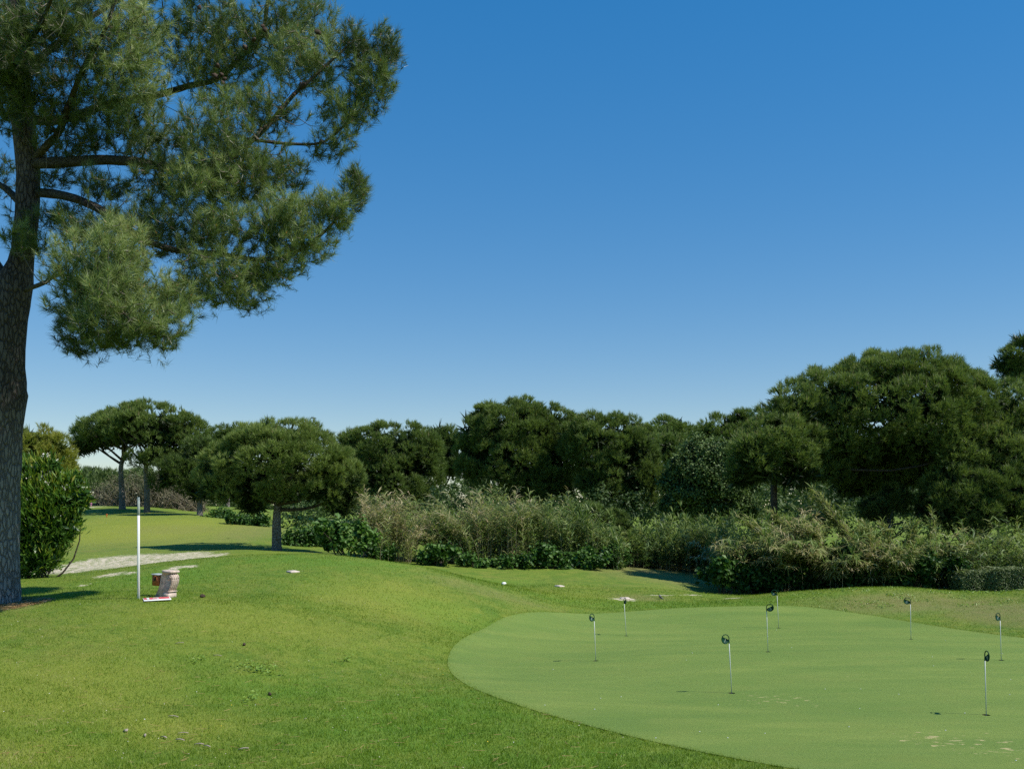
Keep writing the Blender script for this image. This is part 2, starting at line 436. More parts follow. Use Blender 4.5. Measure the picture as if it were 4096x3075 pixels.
_f = np.fft.fft(_z); _k = np.fft.fftfreq(512, 1 / 512); _f[np.abs(_k) > 5] = 0; _z = np.fft.ifft(_f)[::2]
EDGE = np.stack([_z.real, _z.imag], 1)

def in_poly(x, y, poly):
    x = np.asarray(x); y = np.asarray(y); inside = np.zeros(x.shape, bool)
    j = len(poly) - 1
    for i in range(len(poly)):
        xi, yi = poly[i]; xj, yj = poly[j]
        c = ((yi > y) != (yj > y)) & (x < (xj - xi) * (y - yi) / (yj - yi + 1e-12) + xi)
        inside ^= c; j = i
    return inside
def dist_poly(x, y, poly):
    x = np.asarray(x, float).ravel(); y = np.asarray(y, float).ravel()
    best = np.full(len(x), 1e9)
    for i in range(0, len(poly)):
        a = poly[i]; b = poly[(i + 1) % len(poly)]; ab = b - a
        t = np.clip(((x - a[0]) * ab[0] + (y - a[1]) * ab[1]) / (ab @ ab), 0, 1)
        best = np.minimum(best, np.hypot(x - a[0] - t * ab[0], y - a[1] - t * ab[1]))
    return best

def blob(x, y, px, py, rx, ry, soft=0.35):
    """soft world-space ellipse whose centre lies under a pixel"""
    c = GP(px, py); n = GP(px, py + ry); f = GP(px, max(py - ry, HY + 5))
    ax = rx * c[1] / F; ay = max(0.5 * abs(f[1] - n[1]), 0.14)
    ay = min(ay, 6.0)
    r = np.hypot((x - c[0]) / ax, (y - c[1]) / ay)
    t = np.clip((1 + soft - r) / (2 * soft), 0, 1)
    return t * t * (3 - 2 * t)

def axis(lo, hi, step, far, grow=1.22):
    a = list(np.arange(lo, hi + 1e-6, step)); s = step
    b = hi
    while b < far: s *= grow; b += s; a.append(b)
    s = step; b = lo; pre = []
    while b > -far: s *= grow; b -= s; pre.append(b)
    return np.array(pre[::-1] + a)
gx = axis(-18, 24, 0.22, 900); gy = axis(8, 66, 0.26, 1200)
GXX, GYY = np.meshgrid(gx, gy)
gz = H(GXX, GYY)
fx, fy = GXX.ravel(), GYY.ravel()
near_green = (fx > -4) & (fx < 18) & (fy > 6) & (fy < 32)
inside = np.zeros(len(fx), bool); inside[near_green] = in_poly(fx[near_green], fy[near_green], EDGE)
dg = np.full(len(fx), 50.0); dg[near_green] = dist_poly(fx[near_green], fy[near_green], EDGE)
zz = gz.ravel().copy()
zz[inside] -= 0.16 * np.clip((dg[inside] - 0.1) / 0.5, 0, 1)

vis = (np.abs(fx) < 40) & (fy > 6) & (fy < 90)
def masked(fn):
    o = np.zeros(len(fx)); o[vis] = fn(fx[vis], fy[vis]); return o
def m_sand(x, y):
    s = 0 * x
    for b in ((430,2255,200,30),(640,2236,170,18),(250,2272,60,32),(800,2230,60,8),(445,2298,60,9),(520,2292,40,6),(740,2266,70,6),(690,2276,40,5),
              (340,2340,30,5),(1172,2288,30,5),(2500,2396,60,6),(2640,2380,60,2),(2760,2378,90,2),(2930,2392,50,2),(365,2012,70,16),(330,2030,90,10)):
        s = np.maximum(s, blob(x, y, *b))
    return s
def m_dry(x, y):
    s = 0 * x
    for b, k in (((2700,2295,340,50),1.0),((2450,2275,120,20),.5),((3700,2415,420,40),.85),((4000,2440,200,60),.9),((3300,2395,160,16),.35),((2560,2390,110,12),.7),((1950,2365,240,20),.45),((560,2180,330,40),.25),((1010,2120,120,40),.5),((700,2120,200,20),.35),((20,2425,150,20),1.0)):
        s = np.maximum(s, k * blob(x, y, *b, soft=0.6))
    return s
def m_yel(x, y):
    s = 0 * x
    for b, k in (((620,2125,380,70),1.0),((420,2085,200,40),.7),((300,2750,420,160),.8),((700,2920,260,70),.9),((100,3000,300,90),.6),((1000,2480,500,70),.65),((1550,2380,300,80),.8),((1650,2460,260,50),.6),((2250,2380,260,18),.6)):
        s = np.maximum(s, k * blob(x, y, *b, soft=0.7))
    return s
def m_lush(x, y):
    s = 0 * x
    for b, k in (((1750,2900,520,160),1.0),((2300,3050,500,80),1.0),((1100,2770,420,60),.7),((1200,2240,420,25),.7),((650,2310,240,40),1.0),((1300,2320,200,40),.4),((2700,2420,700,14),.8),((3500,2455,400,14),.9),((2050,2330,160,10),.6),((1750,2440,260,40),.5),((1900,2520,160,60),.6),((350,2930,160,30),.6),((780,2650,260,30),.4)):
        s = np.maximum(s, k * blob(x, y, *b, soft=0.7))
    return s
A_sand, A_dry, A_yel, A_lush = (masked(f) for f in (m_sand, m_dry, m_yel, m_lush))

def ground_mat():
    m, n, N, L = new_mat("lawn_surface")
    out = N.new("ShaderNodeOutputMaterial"); pr = N.new("ShaderNodeBsdfPrincipled"); tc = N.new("ShaderNodeTexCoord")
    v = tc.outputs["Object"]
    def at(nm):
        a = N.new("ShaderNodeAttribute"); a.attribute_name = nm; return a.outputs["Fac"]
    big = noise_node(N, L, v, 0.35, 4, 0.55, 0.4); mid = noise_node(N, L, v, 1.7, 5, 0.6); fine = noise_node(N, L, v, 14, 5, 0.7); vf = noise_node(N, L, v, 55, 3, 0.7)
    base = mixc(N, L, mapr(N, L, big.outputs[0], 0.35, 0.65), (0.105, 0.185, 0.021), (0.165, 0.235, 0.028))
    base = mixc(N, L, mapr(N, L, mid.outputs[0], 0.42, 0.66), base, (0.20, 0.245, 0.035))
    m2 = noise_node(N, L, v, 3.6, 5, 0.6, 0.6)
    base = mixc(N, L, mapr(N, L, m2.outputs[0], 0.5, 0.68, 0, 0.75), base, (0.075, 0.155, 0.016))
    tan = noise_node(N, L, v, 0.8, 6, 0.65, 0.5)
    base = mixc(N, L, mapr(N, L, tan.outputs[0], 0.52, 0.72, 0, 0.55), base, (0.235, 0.225, 0.055))
    base = mixc(N, L, mth(N, L, 'MULTIPLY', at("yel"), 0.85), base, (0.255, 0.285, 0.040))
    base = mixc(N, L, mth(N, L, 'MULTIPLY', at("lush"), mapr(N, L, mid.outputs[0], 0.3, 0.7, 0.95, 0.45)), base, (0.115, 0.235, 0.022))
    dryf = mth(N, L, 'MULTIPLY', at("dry"), mapr(N, L, mid.outputs[0], 0.3, 0.7, 0.5, 1.0))
    base = mixc(N, L, dryf, base, mixc(N, L, mapr(N, L, fine.outputs[0], 0.35, 0.65), (0.20, 0.165, 0.075), (0.245, 0.235, 0.085)))
    base = mixc(N, L, mapr(N, L, fine.outputs[0], 0.5, 0.75, 0, 0.45), base, (0.065, 0.13, 0.016))
    base = mixc(N, L, mapr(N, L, vf.outputs[0], 0.55, 0.8, 0, 0.5), base, (0.23, 0.27, 0.07))
    mp = N.new("ShaderNodeMapping"); mp.inputs["Scale"].default_value = (1.0, 2.2, 1); L.new(v, mp.inputs[0])
    sn = noise_node(N, L, mp.outputs[0], 5.0, 5, 0.62, 0.2)
    sf = mapr(N, L, mth(N, L, 'ADD', mth(N, L, 'MULTIPLY', at("sand"), 0.42), mth(N, L, 'MULTIPLY', sn.outputs[0], 1.5)), 1.06, 1.20)
    sf = mth(N, L, 'MULTIPLY', sf, mapr(N, L, at("sand"), 0.02, 0.2))
    base = mixc(N, L, sf, base, mixc(N, L, fine.outputs[0], (0.55, 0.45, 0.32), (0.78, 0.69, 0.54)))
    L.new(base, pr.inputs["Base Color"]); pr.inputs["Roughness"].default_value = 0.85; pr.inputs["Specular IOR Level"].default_value = 0.15
    b = N.new("ShaderNodeBump"); b.inputs["Strength"].default_value = 0.8; b.inputs["Distance"].default_value = 0.05
    L.new(mth(N, L, 'ADD', fine.outputs[0], mth(N, L, 'MULTIPLY', vf.outputs[0], 0.6)), b.inputs["Height"]); L.new(b.outputs[0], pr.inputs["Normal"])
    L.new(pr.outputs[0], out.inputs[0])
    return m
M['ground'] = ground_mat()
nx, ny = len(gx), len(gy)
ii = (np.arange(ny - 1)[:, None] * nx + np.arange(nx - 1)[None, :]).ravel()
gq = np.stack([ii, ii + 1, ii + nx + 1, ii + nx], 1)
ground = mesh("lawn_ground", np.stack([fx, fy, zz], 1), None, M['ground'], smooth=True, Q=gq, attrs=dict(sand=A_sand, dry=A_dry, yel=A_yel, lush=A_lush))
tag(ground, "rolling mown lawn with low grass mounds and sandy worn patches", "lawn", kind="structure")

# ------------------------------------------------------------------ putting green with its cups
PINS = [  # base pixel, top pixel x, yaw of the marker (deg, 0 = numbered face to the camera, rod on its left), number
 (2383, 2628, 2437, 2375, 130, "5", "leftmost pin on the green, its dark marker turned half away"),
 (2505, 2522, 2367, 2494, 68, "2", "second pin from the left, its thin marker just below a pale plate"),
 (2927, 2768, 2530, 2913, 142, "1", "middle near pin with dark marker reading 1"),
 (3072, 2610, 2418, 3065, 6, "3", "pin whose lit green marker faces the camera reading 3"),
 (3115, 2494, 2340, 3106, 172, "6", "far pin with marker reading 6 seen against the dark thicket"),
 (3644, 2555, 2387, 3641, 165, "8", "pin with broad dark marker reading 8 below the brownish bank"),
 (3945, 2858, 2597, 3938, 66, "9", "nearest pin at the picture's right with narrow marker reading 9"),
 (4005, 2645, 2453, 3999, 122, "7", "rightmost pin on the green, half-turned marker reading 7"),
]
cups = []
for (bx, by, ty, tx, yaw, num, lab) in PINS:
    d = CH * F / (by - HY)
    cups.append(((bx - CX) / F * d, d))
def green_surface():
    pts, edges = [], []
    def loop(L_):
        s = len(pts); n = len(L_)
        pts.extend([Vector((float(a), float(b))) for a, b in L_]); edges.extend([(s + i, s + (i + 1) % n) for i in range(n)])
    loop(EDGE)
    th = np.linspace(0, 2 * math.pi, 20, endpoint=False)
    for cx, cy in cups:
        loop([(cx + 0.054 * math.cos(t), cy + 0.054 * math.sin(t)) for t in th])
    X, Y = np.meshgrid(np.arange(-2, 15, 0.35), np.arange(8.5, 29, 0.35))
    X = X.ravel() + rng.uniform(-.08, .08, X.size); Y = Y.ravel() + rng.uniform(-.08, .08, Y.size)
    ok = in_poly(X, Y, EDGE) & (dist_poly(X, Y, EDGE) > 0.15)
    for cx, cy in cups: ok &= np.hypot(X - cx, Y - cy) > 0.16
    pts.extend([Vector((float(a), float(b))) for a, b in zip(X[ok], Y[ok])])
    v, e, f, *_ = delaunay_2d_cdt(pts, edges, [], 0, 1e-5)
    v = np.array([[q[0], q[1]] for q in v]); f = np.array([list(t) for t in f if len(t) == 3])
    c = v[f].mean(1)
    ok = in_poly(c[:, 0], c[:, 1], EDGE)
    for cx, cy in cups: ok &= np.hypot(c[:, 0] - cx, c[:, 1] - cy) > 0.053
    f = f[ok]
    return np.c_[v, H(v[:, 0], v[:, 1]) + 0.004], f
def green_mat():
    m, n, N, L = new_mat("putting_green_turf")
    out = N.new("ShaderNodeOutputMaterial"); pr = N.new("ShaderNodeBsdfPrincipled"); tc = N.new("ShaderNodeTexCoord"); v = tc.outputs["Object"]
    mp = N.new("ShaderNodeMapping"); mp.inputs["Rotation"].default_value = (0, 0, R(-9)); mp.inputs["Scale"].default_value = (0.16, 0.62, 1); L.new(v, mp.inputs[0])
    st = noise_node(N, L, mp.outputs[0], 1.6, 3, 0.5, 0.6); mid = noise_node(N, L, v, 1.1, 4, 0.6); fine = noise_node(N, L, v, 22, 5, 0.75); vf = noise_node(N, L, v, 110, 3, 0.7)
    base = mixc(N, L, mapr(N, L, st.outputs[0], 0.33, 0.67), (0.134, 0.212, 0.040), (0.203, 0.270, 0.054))
    st2 = noise_node(N, L, mp.outputs[0], 5.5, 4, 0.6, 0.8)
    base = mixc(N, L, mapr(N, L, st2.outputs[0], 0.42, 0.62, 0, 0.5), base, (0.135, 0.218, 0.036))
    base = mixc(N, L, mapr(N, L, mid.outputs[0], 0.5, 0.78, 0, 0.6), base, (0.20, 0.245, 0.050))
    base = mixc(N, L, mapr(N, L, fine.outputs[0], 0.44, 0.72, 0, 0.6), base, (0.115, 0.19, 0.034))
    base = mixc(N, L, mapr(N, L, vf.outputs[0], 0.55, 0.85, 0, 0.5), base, (0.25, 0.30, 0.095))
    # pale worn flecks, gathered in two patches
    a = N.new("ShaderNodeAttribute"); a.attribute_name = "worn"
    mp2 = N.new("ShaderNodeMapping"); mp2.inputs["Scale"].default_value = (3.2, 6.5, 1); L.new(v, mp2.inputs[0])
    wn = noise_node(N, L, mp2.outputs[0], 1.5, 4, 0.6)
    wf = mapr(N, L, mth(N, L, 'ADD', wn.outputs[0], mth(N, L, 'MULTIPLY', a.outputs["Fac"], 0.15)), 0.72, 0.76)
    base = mixc(N, L, mth(N, L, 'MULTIPLY', wf, 0.8), base, (0.50, 0.42, 0.20))
    L.new(base, pr.inputs["Base Color"]); pr.inputs["Roughness"].default_value = 0.8; pr.inputs["Specular IOR Level"].default_value = 0.2
    b = N.new("ShaderNodeBump"); b.inputs["Strength"].default_value = 0.75; b.inputs["Distance"].default_value = 0.018
    L.new(mth(N, L, 'ADD', fine.outputs[0], vf.outputs[0]), b.inputs["Height"]); L.new(b.outputs[0], pr.inputs["Normal"]); L.new(pr.outputs[0], out.inputs[0])
    return m
M['green'] = green_mat()
gv, gf = green_surface()
worn = np.zeros(len(gv))
for (px, py, rx, ry) in ((3110, 2800, 190, 35), (3950, 2990, 260, 70), (3700, 2960, 200, 40)):
    c = GP(px, py); n_ = GP(px, py + ry)
    worn = np.maximum(worn, np.clip(1.4 - np.hypot((gv[:, 0] - c[0]) / (rx * c[1] / F), (gv[:, 1] - c[1]) / abs(c[1] - n_[1])), 0, 1))
green = mesh("putting_green", gv, gf, M['green'], smooth=True, attrs=dict(worn=worn))
tag(green, "smooth oval putting green of fine short turf with eight pins", "putting green", kind="structure")
for cx, cy in cups:
    z = h1(cx, cy)
    mb = MB(); th = np.linspace(0, 2 * math.pi, 20, endpoint=False)
    prof = [(0.0545, 0.002), (0.0545, -0.10), (0.0, -0.10)]
    V = []
    for r_, zz_ in prof[:2]: V += [[cx + r_ * math.cos(t), cy + r_ * math.sin(t), z + zz_] for t in th]
    V.append([cx, cy, z - 0.10]); T = []
    for j in range(20):
        k = (j + 1) % 20
        T += [[j, 20 + j, 20 + k], [j, 20 + k, k], [20 + j, 40, 20 + k]]
    mb.add(V, T); mb.build("cup", M['cup'], green)

# ------------------------------------------------------------------ foliage builders
def rand_dirs(n):
    return norm(rng.normal(size=(n, 3)))
def perp(d):
    r = norm(np.cross(d, rng.normal(size=d.shape)))
    return r

def needle_tufts(C, D, n, length, width, spread=(25, 70), shoot=0.6, tint=None, jit=0.12, droop=0.0):
    """C centres, D shoot directions; n needles each; returns V, T, tint"""
    m = len(C)
    d = np.repeat(D, n, 0); c = np.repeat(C, n, 0)
    t = rng.random((m * n, 1))
    ang = np.radians(rng.uniform(spread[0], spread[1], (m * n, 1)) * (1.1 - 0.45 * t))
    p = perp(d); nd = norm(d * np.cos(ang) + p * np.sin(ang))
    nd[:, 2] -= droop; nd = norm(nd)
    L_ = np.repeat(np.broadcast_to(np.asarray(length, float), (m,)), n)[:, None] * rng.uniform(0.7, 1.15, (m * n, 1))
    base = c + d * (t - 0.5) * shoot * L_
    side = norm(np.cross(nd, rng.normal(size=nd.shape))) * width * 0.5
    V = np.stack([base - side, base + side, base + nd * L_], 1).reshape(-1, 3)
    T = np.arange(len(V)).reshape(-1, 3)
    tn = np.repeat(tint, n) + rng.uniform(-jit, jit, m * n)
    tn = np.clip(tn, 0, 0.94)
    return V, T, np.repeat(tn, 3)

def leaf_cards(C, N_, size, aspect, tint, jit=0.12, up=None, fold=0.25):
    """pointed leaves: 4 corners folded along the midrib"""
    m = len(C)
    N_ = norm(N_)
    ax = norm(np.cross(N_, rng.normal(size=N_.shape))) if up is None else norm(up)
    sd = norm(np.cross(N_, ax))
    s = np.broadcast_to(np.asarray(size, float), (m,))[:, None] * rng.uniform(0.7, 1.3, (m, 1))
    w = s * aspect
    a = C - ax * s * 0.5; b = C + sd * w * 0.5 + N_ * w * fold; c = C + ax * s * 0.5; e = C - sd * w * 0.5 + N_ * w * fold
    V = np.stack([a, b, c, e], 1).reshape(-1, 3)
    i = np.arange(m)[:, None] * 4
    T = np.concatenate([i + [0, 1, 2], i + [0, 2, 3]])
    return V, T, np.repeat(np.clip(tint + rng.uniform(-jit, jit, m), 0, 1), 4)

class Fol:
    def __init__(s): s.V, s.T, s.A, s.n = [], [], [], 0
    def add(s, V, T, A):
        s.V.append(np.asarray(V, np.float32)); s.T.append(T + s.n); s.A.append(A); s.n += len(V)
    def build(s, name, mat, parent, origin, kind="stuff"):
        o = mesh(name, np.concatenate(s.V), np.concatenate(s.T), mat, parent, tint=np.concatenate(s.A), origin=origin)
        o["kind"] = kind
        return o

TRI = [0]
def lobes_world(lobes, d, depth=0.85):
    out = []
    for lb in lobes:
        px, py, rx, ry = lb[:4]; dd = lb[4] if len(lb) > 4 else 0.0
        k = (d + dd) / F
        out.append((P(px, py, d + dd), np.array([rx * k, max(rx, ry) * k * depth, ry * k])))
    return out

def shell_points(lobes, dens, zmin=-0.55, inner=0.72):
    """points spread over the outer skin of a union of ellipsoids, with the outward direction"""
    C, D = [], []
    for i, (c, r) in enumerate(lobes):
        area = 4 * math.pi * ((r[0] * r[1]) ** 1.6 / 3 + (r[0] * r[2]) ** 1.6 / 3 + (r[1] * r[2]) ** 1.6 / 3) ** (1 / 1.6)
        n = max(int(area * dens), 4)
        u = rand_dirs(n)
        keep = (u[:, 2] > zmin) & ((u[:, 1] < 0.25) | (rng.random(n) < 0.45))
        u = u[keep]
        p = c + u * r
        ok = np.ones(len(p), bool)
        for j, (c2, r2) in enumerate(lobes):
            if j != i: ok &= (((p - c2) / r2) ** 2).sum(1) > inner ** 2
        C.append(p[ok]); D.append(norm(u[ok] / r * r.mean()))
    return np.concatenate(C), np.concatenate(D)

def limb(mb, a, b, r0, r1, k=7, sag=0.15, n=7, seed=1):
    g = np.random.default_rng(seed)
    t = np.linspace(0, 1, n)[:, None]
    p = a + (b - a) * t
    L_ = np.linalg.norm(b - a)
    p += np.sin(t * math.pi) * (g.normal(size=(1, 3)) * 0.06 * L_ + np.array([0, 0, sag * L_]))
    mb.tube(p, np.linspace(r0, r1, n), k, rough=0.12, seed=seed)
    return p

def stone_pine(name, label, group, d, base_px, trunk, lobes, mat='stone_pine', puff=0.55, puffs=1.05, tufts=30, tl=0.24, blades=11, bw=0.028, tint=0.45, candle=0.5, trunk_r=0.2, zmin=-0.5, depth=0.85, cat="tree", limbs=10, fill=1.0, bark='bark_far'):
    """umbrella pine: trunk, limbs and a crown made of rounded clumps of needle tufts"""
    W = lobes_world(lobes, d, depth)
    base = GD(base_px, d); org = base.copy()
    root = empty(name, tuple(org))
    tag(root, label, cat, group)
    pc, pd = shell_points(W, puffs / (puff * puff * 2.2), zmin)
    n = len(pc)
    pc = pc - pd * puff * rng.uniform(0.1, 0.9, (n, 1))
    pr = puff * rng.uniform(0.65, 1.25, n)
    fo = Fol()
    ptint = rng.uniform(-0.12, 0.12, n)
    # tufts over every clump
    idx = np.repeat(np.arange(n), tufts)
    u = norm(rand_dirs(len(idx)) * 0.95 + pd[idx] * 0.75 + np.array([0.12, 0, 0.45]))
    rr = pr[idx] * 1.08 * rng.uniform(0.72, 1.04, len(idx))
    C = pc[idx] + u * rr[:, None] * np.array([1, 1, 0.9])
    D = norm(u * 0.7 + np.array([0, 0, 0.55]) + rng.normal(size=u.shape) * 0.25)
    tn = tint + ptint[idx] + 0.5 * (rr / pr[idx] - 0.95) + 0.05 + 0.16 * (u[:, 2] - 0.35)  # higher and outer tufts tinted lighter, sunlit tops put into the colour
    V, T, A = needle_tufts(C, D, blades, tl, bw, (15, 65), 0.7, tn)
    fo.add(V, T, A)
    # inner fill for a dense crown; its dark tint carries the interior shade
    m = int(n * 9 * fill) + 2
    j = rng.integers(0, len(W), m); q = rand_dirs(m) * rng.uniform(0.15, 0.8, (m, 1))
    cc = np.array([w[0] for w in W])[j] + q * np.array([w[1] for w in W])[j]
    sel = q[:, 2] > zmin * 0.8
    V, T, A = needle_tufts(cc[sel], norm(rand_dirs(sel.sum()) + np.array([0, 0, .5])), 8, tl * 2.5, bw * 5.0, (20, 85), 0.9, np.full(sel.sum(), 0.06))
    fo.add(V, T, A)
    # brown spring candles standing on the clumps
    if candle > 0:
        top = np.where((u[:, 2] > 0.55) & (pd[idx][:, 2] > 0.1) & (rng.random(len(u)) < candle * 0.35))[0]
        c = C[top]; k = len(top)
        hgt = rng.uniform(0.10, 0.22, k) * (tl / 0.24)
        a = rng.uniform(0, 6.28, k); s = np.stack([np.cos(a), np.sin(a), 0 * a], 1) * bw * 0.55
        tip = c + np.stack([rng.normal(0, .02, k), rng.normal(0, .02, k), hgt + tl * 0.5], 1)
        V = np.stack([c - s, c + s, tip], 1).reshape(-1, 3)
        fo.add(V, np.arange(len(V)).reshape(-1, 3), np.repeat(rng.uniform(0.955, 1.0, k), 3))
    # trunk and limbs
    tp = np.array([base - [0, 0, 0.25]] + [P(px, py, d) + [0, dy, 0] for px, py, dy in trunk])
    tp = spline(tp, 16)
    rad = trunk_r * np.linspace(1.0, 0.62, 16); rad[0] *= 1.35; rad[1] *= 1.12
    tb = MB(); tb.tube(tp, rad, 12, rough=0.10, seed=3)
    tb.build("trunk", M[bark], root, smooth=True, origin=org)
    lm = MB()
    if limbs:
        hi = np.where(pc[:, 2] > tp[13][2] + .3)[0]; hi = hi if len(hi) > limbs else np.arange(n)
        pick = rng.choice(hi, min(limbs, len(hi)), replace=False)
        for q_, i in enumerate(pick):
            s_ = tp[int(rng.integers(11, 16))]
            limb(lm, s_, pc[i] - pd[i] * pr[i] * 0.5, trunk_r * 0.42, trunk_r * 0.12, seed=int(i), sag=-0.05)
        lm.build("limbs", M['branch'], root, smooth=True, origin=org, kind="stuff")
    fo.build("crown", M[mat], root, org)
    TRI[0] += sum(len(t) for t in fo.T)
    return root

def leafy(name, label, group, d, base_px, lobes, mat, leaf, aspect, dens, tint=0.5, cat="shrub", trunk=None, trunk_r=0.06, zmin=-0.9, upright=0.0, depth=0.8, sunny=0.0, flowers=0, clump=0.3, jit=0.2, base=None):
    W = lobes_world(lobes, d, depth)
    base = GD(base_px, d) if base is None else base
    root = empty(name, tuple(base)); tag(root, label, cat, group)
    pc, pd = shell_points(W, dens / 9.0, zmin)
    n = len(pc); k = 13
    idx = np.repeat(np.arange(n), k)
    ct = rng.uniform(-0.22, 0.22, n) + sunny * (pd[:, 2] * .8 + pd[:, 0] * .5)  # sunny tints top and right-hand leaves lighter, sunlight put into the colour
    C = pc[idx] - pd[idx] * rng.uniform(-0.1, 1.3, (len(idx), 1)) * clump + rand_dirs(len(idx)) * clump * rng.uniform(0.1, 1.0, (len(idx), 1))
    Nn = norm(pd[idx] * 0.6 + rand_dirs(len(idx)) * 0.8 + np.array([0, 0, 0.45]))
    fo = Fol()
    if upright > 0:
        up = norm(np.array([0, 0, upright]) + pd[idx] * 0.8 + rand_dirs(len(idx)) * 0.6)
        V, T, A = leaf_cards(C, np.cross(up, rand_dirs(len(idx))), leaf, aspect, tint + ct[idx], jit, up=up)
    else:
        V, T, A = leaf_cards(C, Nn, leaf, aspect, tint + ct[idx], jit)
    A = np.clip(A, 0, 0.95) if flowers else A
    fo.add(V, T, A)
    m = n * 4
    j = rng.integers(0, len(W), m); q = rand_dirs(m) * rng.uniform(0.2, 0.85, (m, 1))
    q = q[q[:, 2] > zmin]; j = j[:len(q)]
    cc = np.array([w[0] for w in W])[j] + q * np.array([w[1] for w in W])[j]
    V, T, A = leaf_cards(cc, rand_dirs(len(cc)), leaf * 1.6, min(aspect * 1.8, 0.8), np.full(len(cc), max(tint - 0.4, 0.02)), 0.1); fo.add(V, T, A)  # inner leaves tinted darker, interior shade put into the colour
    if flowers:
        top = np.where((pd[:, 2] > 0.1) & (pd[:, 1] < 0.4))[0]; top = rng.choice(top, flowers)
        fc = np.repeat(pc[top], 7, 0) + rng.normal(0, 0.045, (flowers * 7, 3))
        V, T, A = leaf_cards(fc, rand_dirs(len(fc)) + [0, 0, .6], 0.06, 0.9, np.full(len(fc), 0.99), 0.01); fo.add(V, T, A)
    fo.build("foliage", M[mat], root, base)
    tb = MB(); cen = np.mean([w[0] for w in W], 0)
    if trunk:
        tp = spline(np.array([base - [0, 0, 0.2]] + [P(px, py, d) for px, py in trunk]), 10); tb.tube(tp, trunk_r * np.linspace(1.1, 0.6, 10), 9, rough=0.1)
        s_ = tp[-1]
    else:
        s_ = base - [0, 0, 0.15]
    for q_ in range(9):
        i = int(rng.integers(0, n)); limb(tb, s_ + rng.normal(0, trunk_r * (0.2 if trunk else 2.5), 3) * [1, 1, 0], pc[i] - pd[i] * clump, trunk_r * 0.6, trunk_r * 0.15, 5, -0.04, 6, i)
    tb.build("stems" if not trunk else "trunk", M['branch'], root, smooth=True, origin=base, kind="stuff")
    return root

def blades(B, D, length, width, droop, tint):
    """long arching leaves: B bases, D start directions"""
    m = len(B); D = norm(D)
    L_ = np.broadcast_to(np.asarray(length, float), (m,))[:, None]; g = np.array([0, 0, -1.0])
    dr = np.broadcast_to(np.asarray(droop, float), (m,))[:, None]
    sd = norm(np.cross(D, g + rng.normal(size=D.shape) * 0.4)) * np.broadcast_to(np.asarray(width, float), (m,))[:, None] * 0.5
    mid = B + D * L_ * 0.5 + g * dr * L_ * 0.12
    tip = B + D * L_ * 0.93 + g * dr * L_ * 0.5
    V = np.stack([B - sd * 0.6, B + sd * 0.6, mid - sd, mid + sd, tip], 1).reshape(-1, 3)
    i = np.arange(m)[:, None] * 5
    T = np.concatenate([i + [0, 1, 3], i + [0, 3, 2], i + [2, 3, 4]])
    return V, T, np.repeat(np.clip(tint, 0, 1), 5)

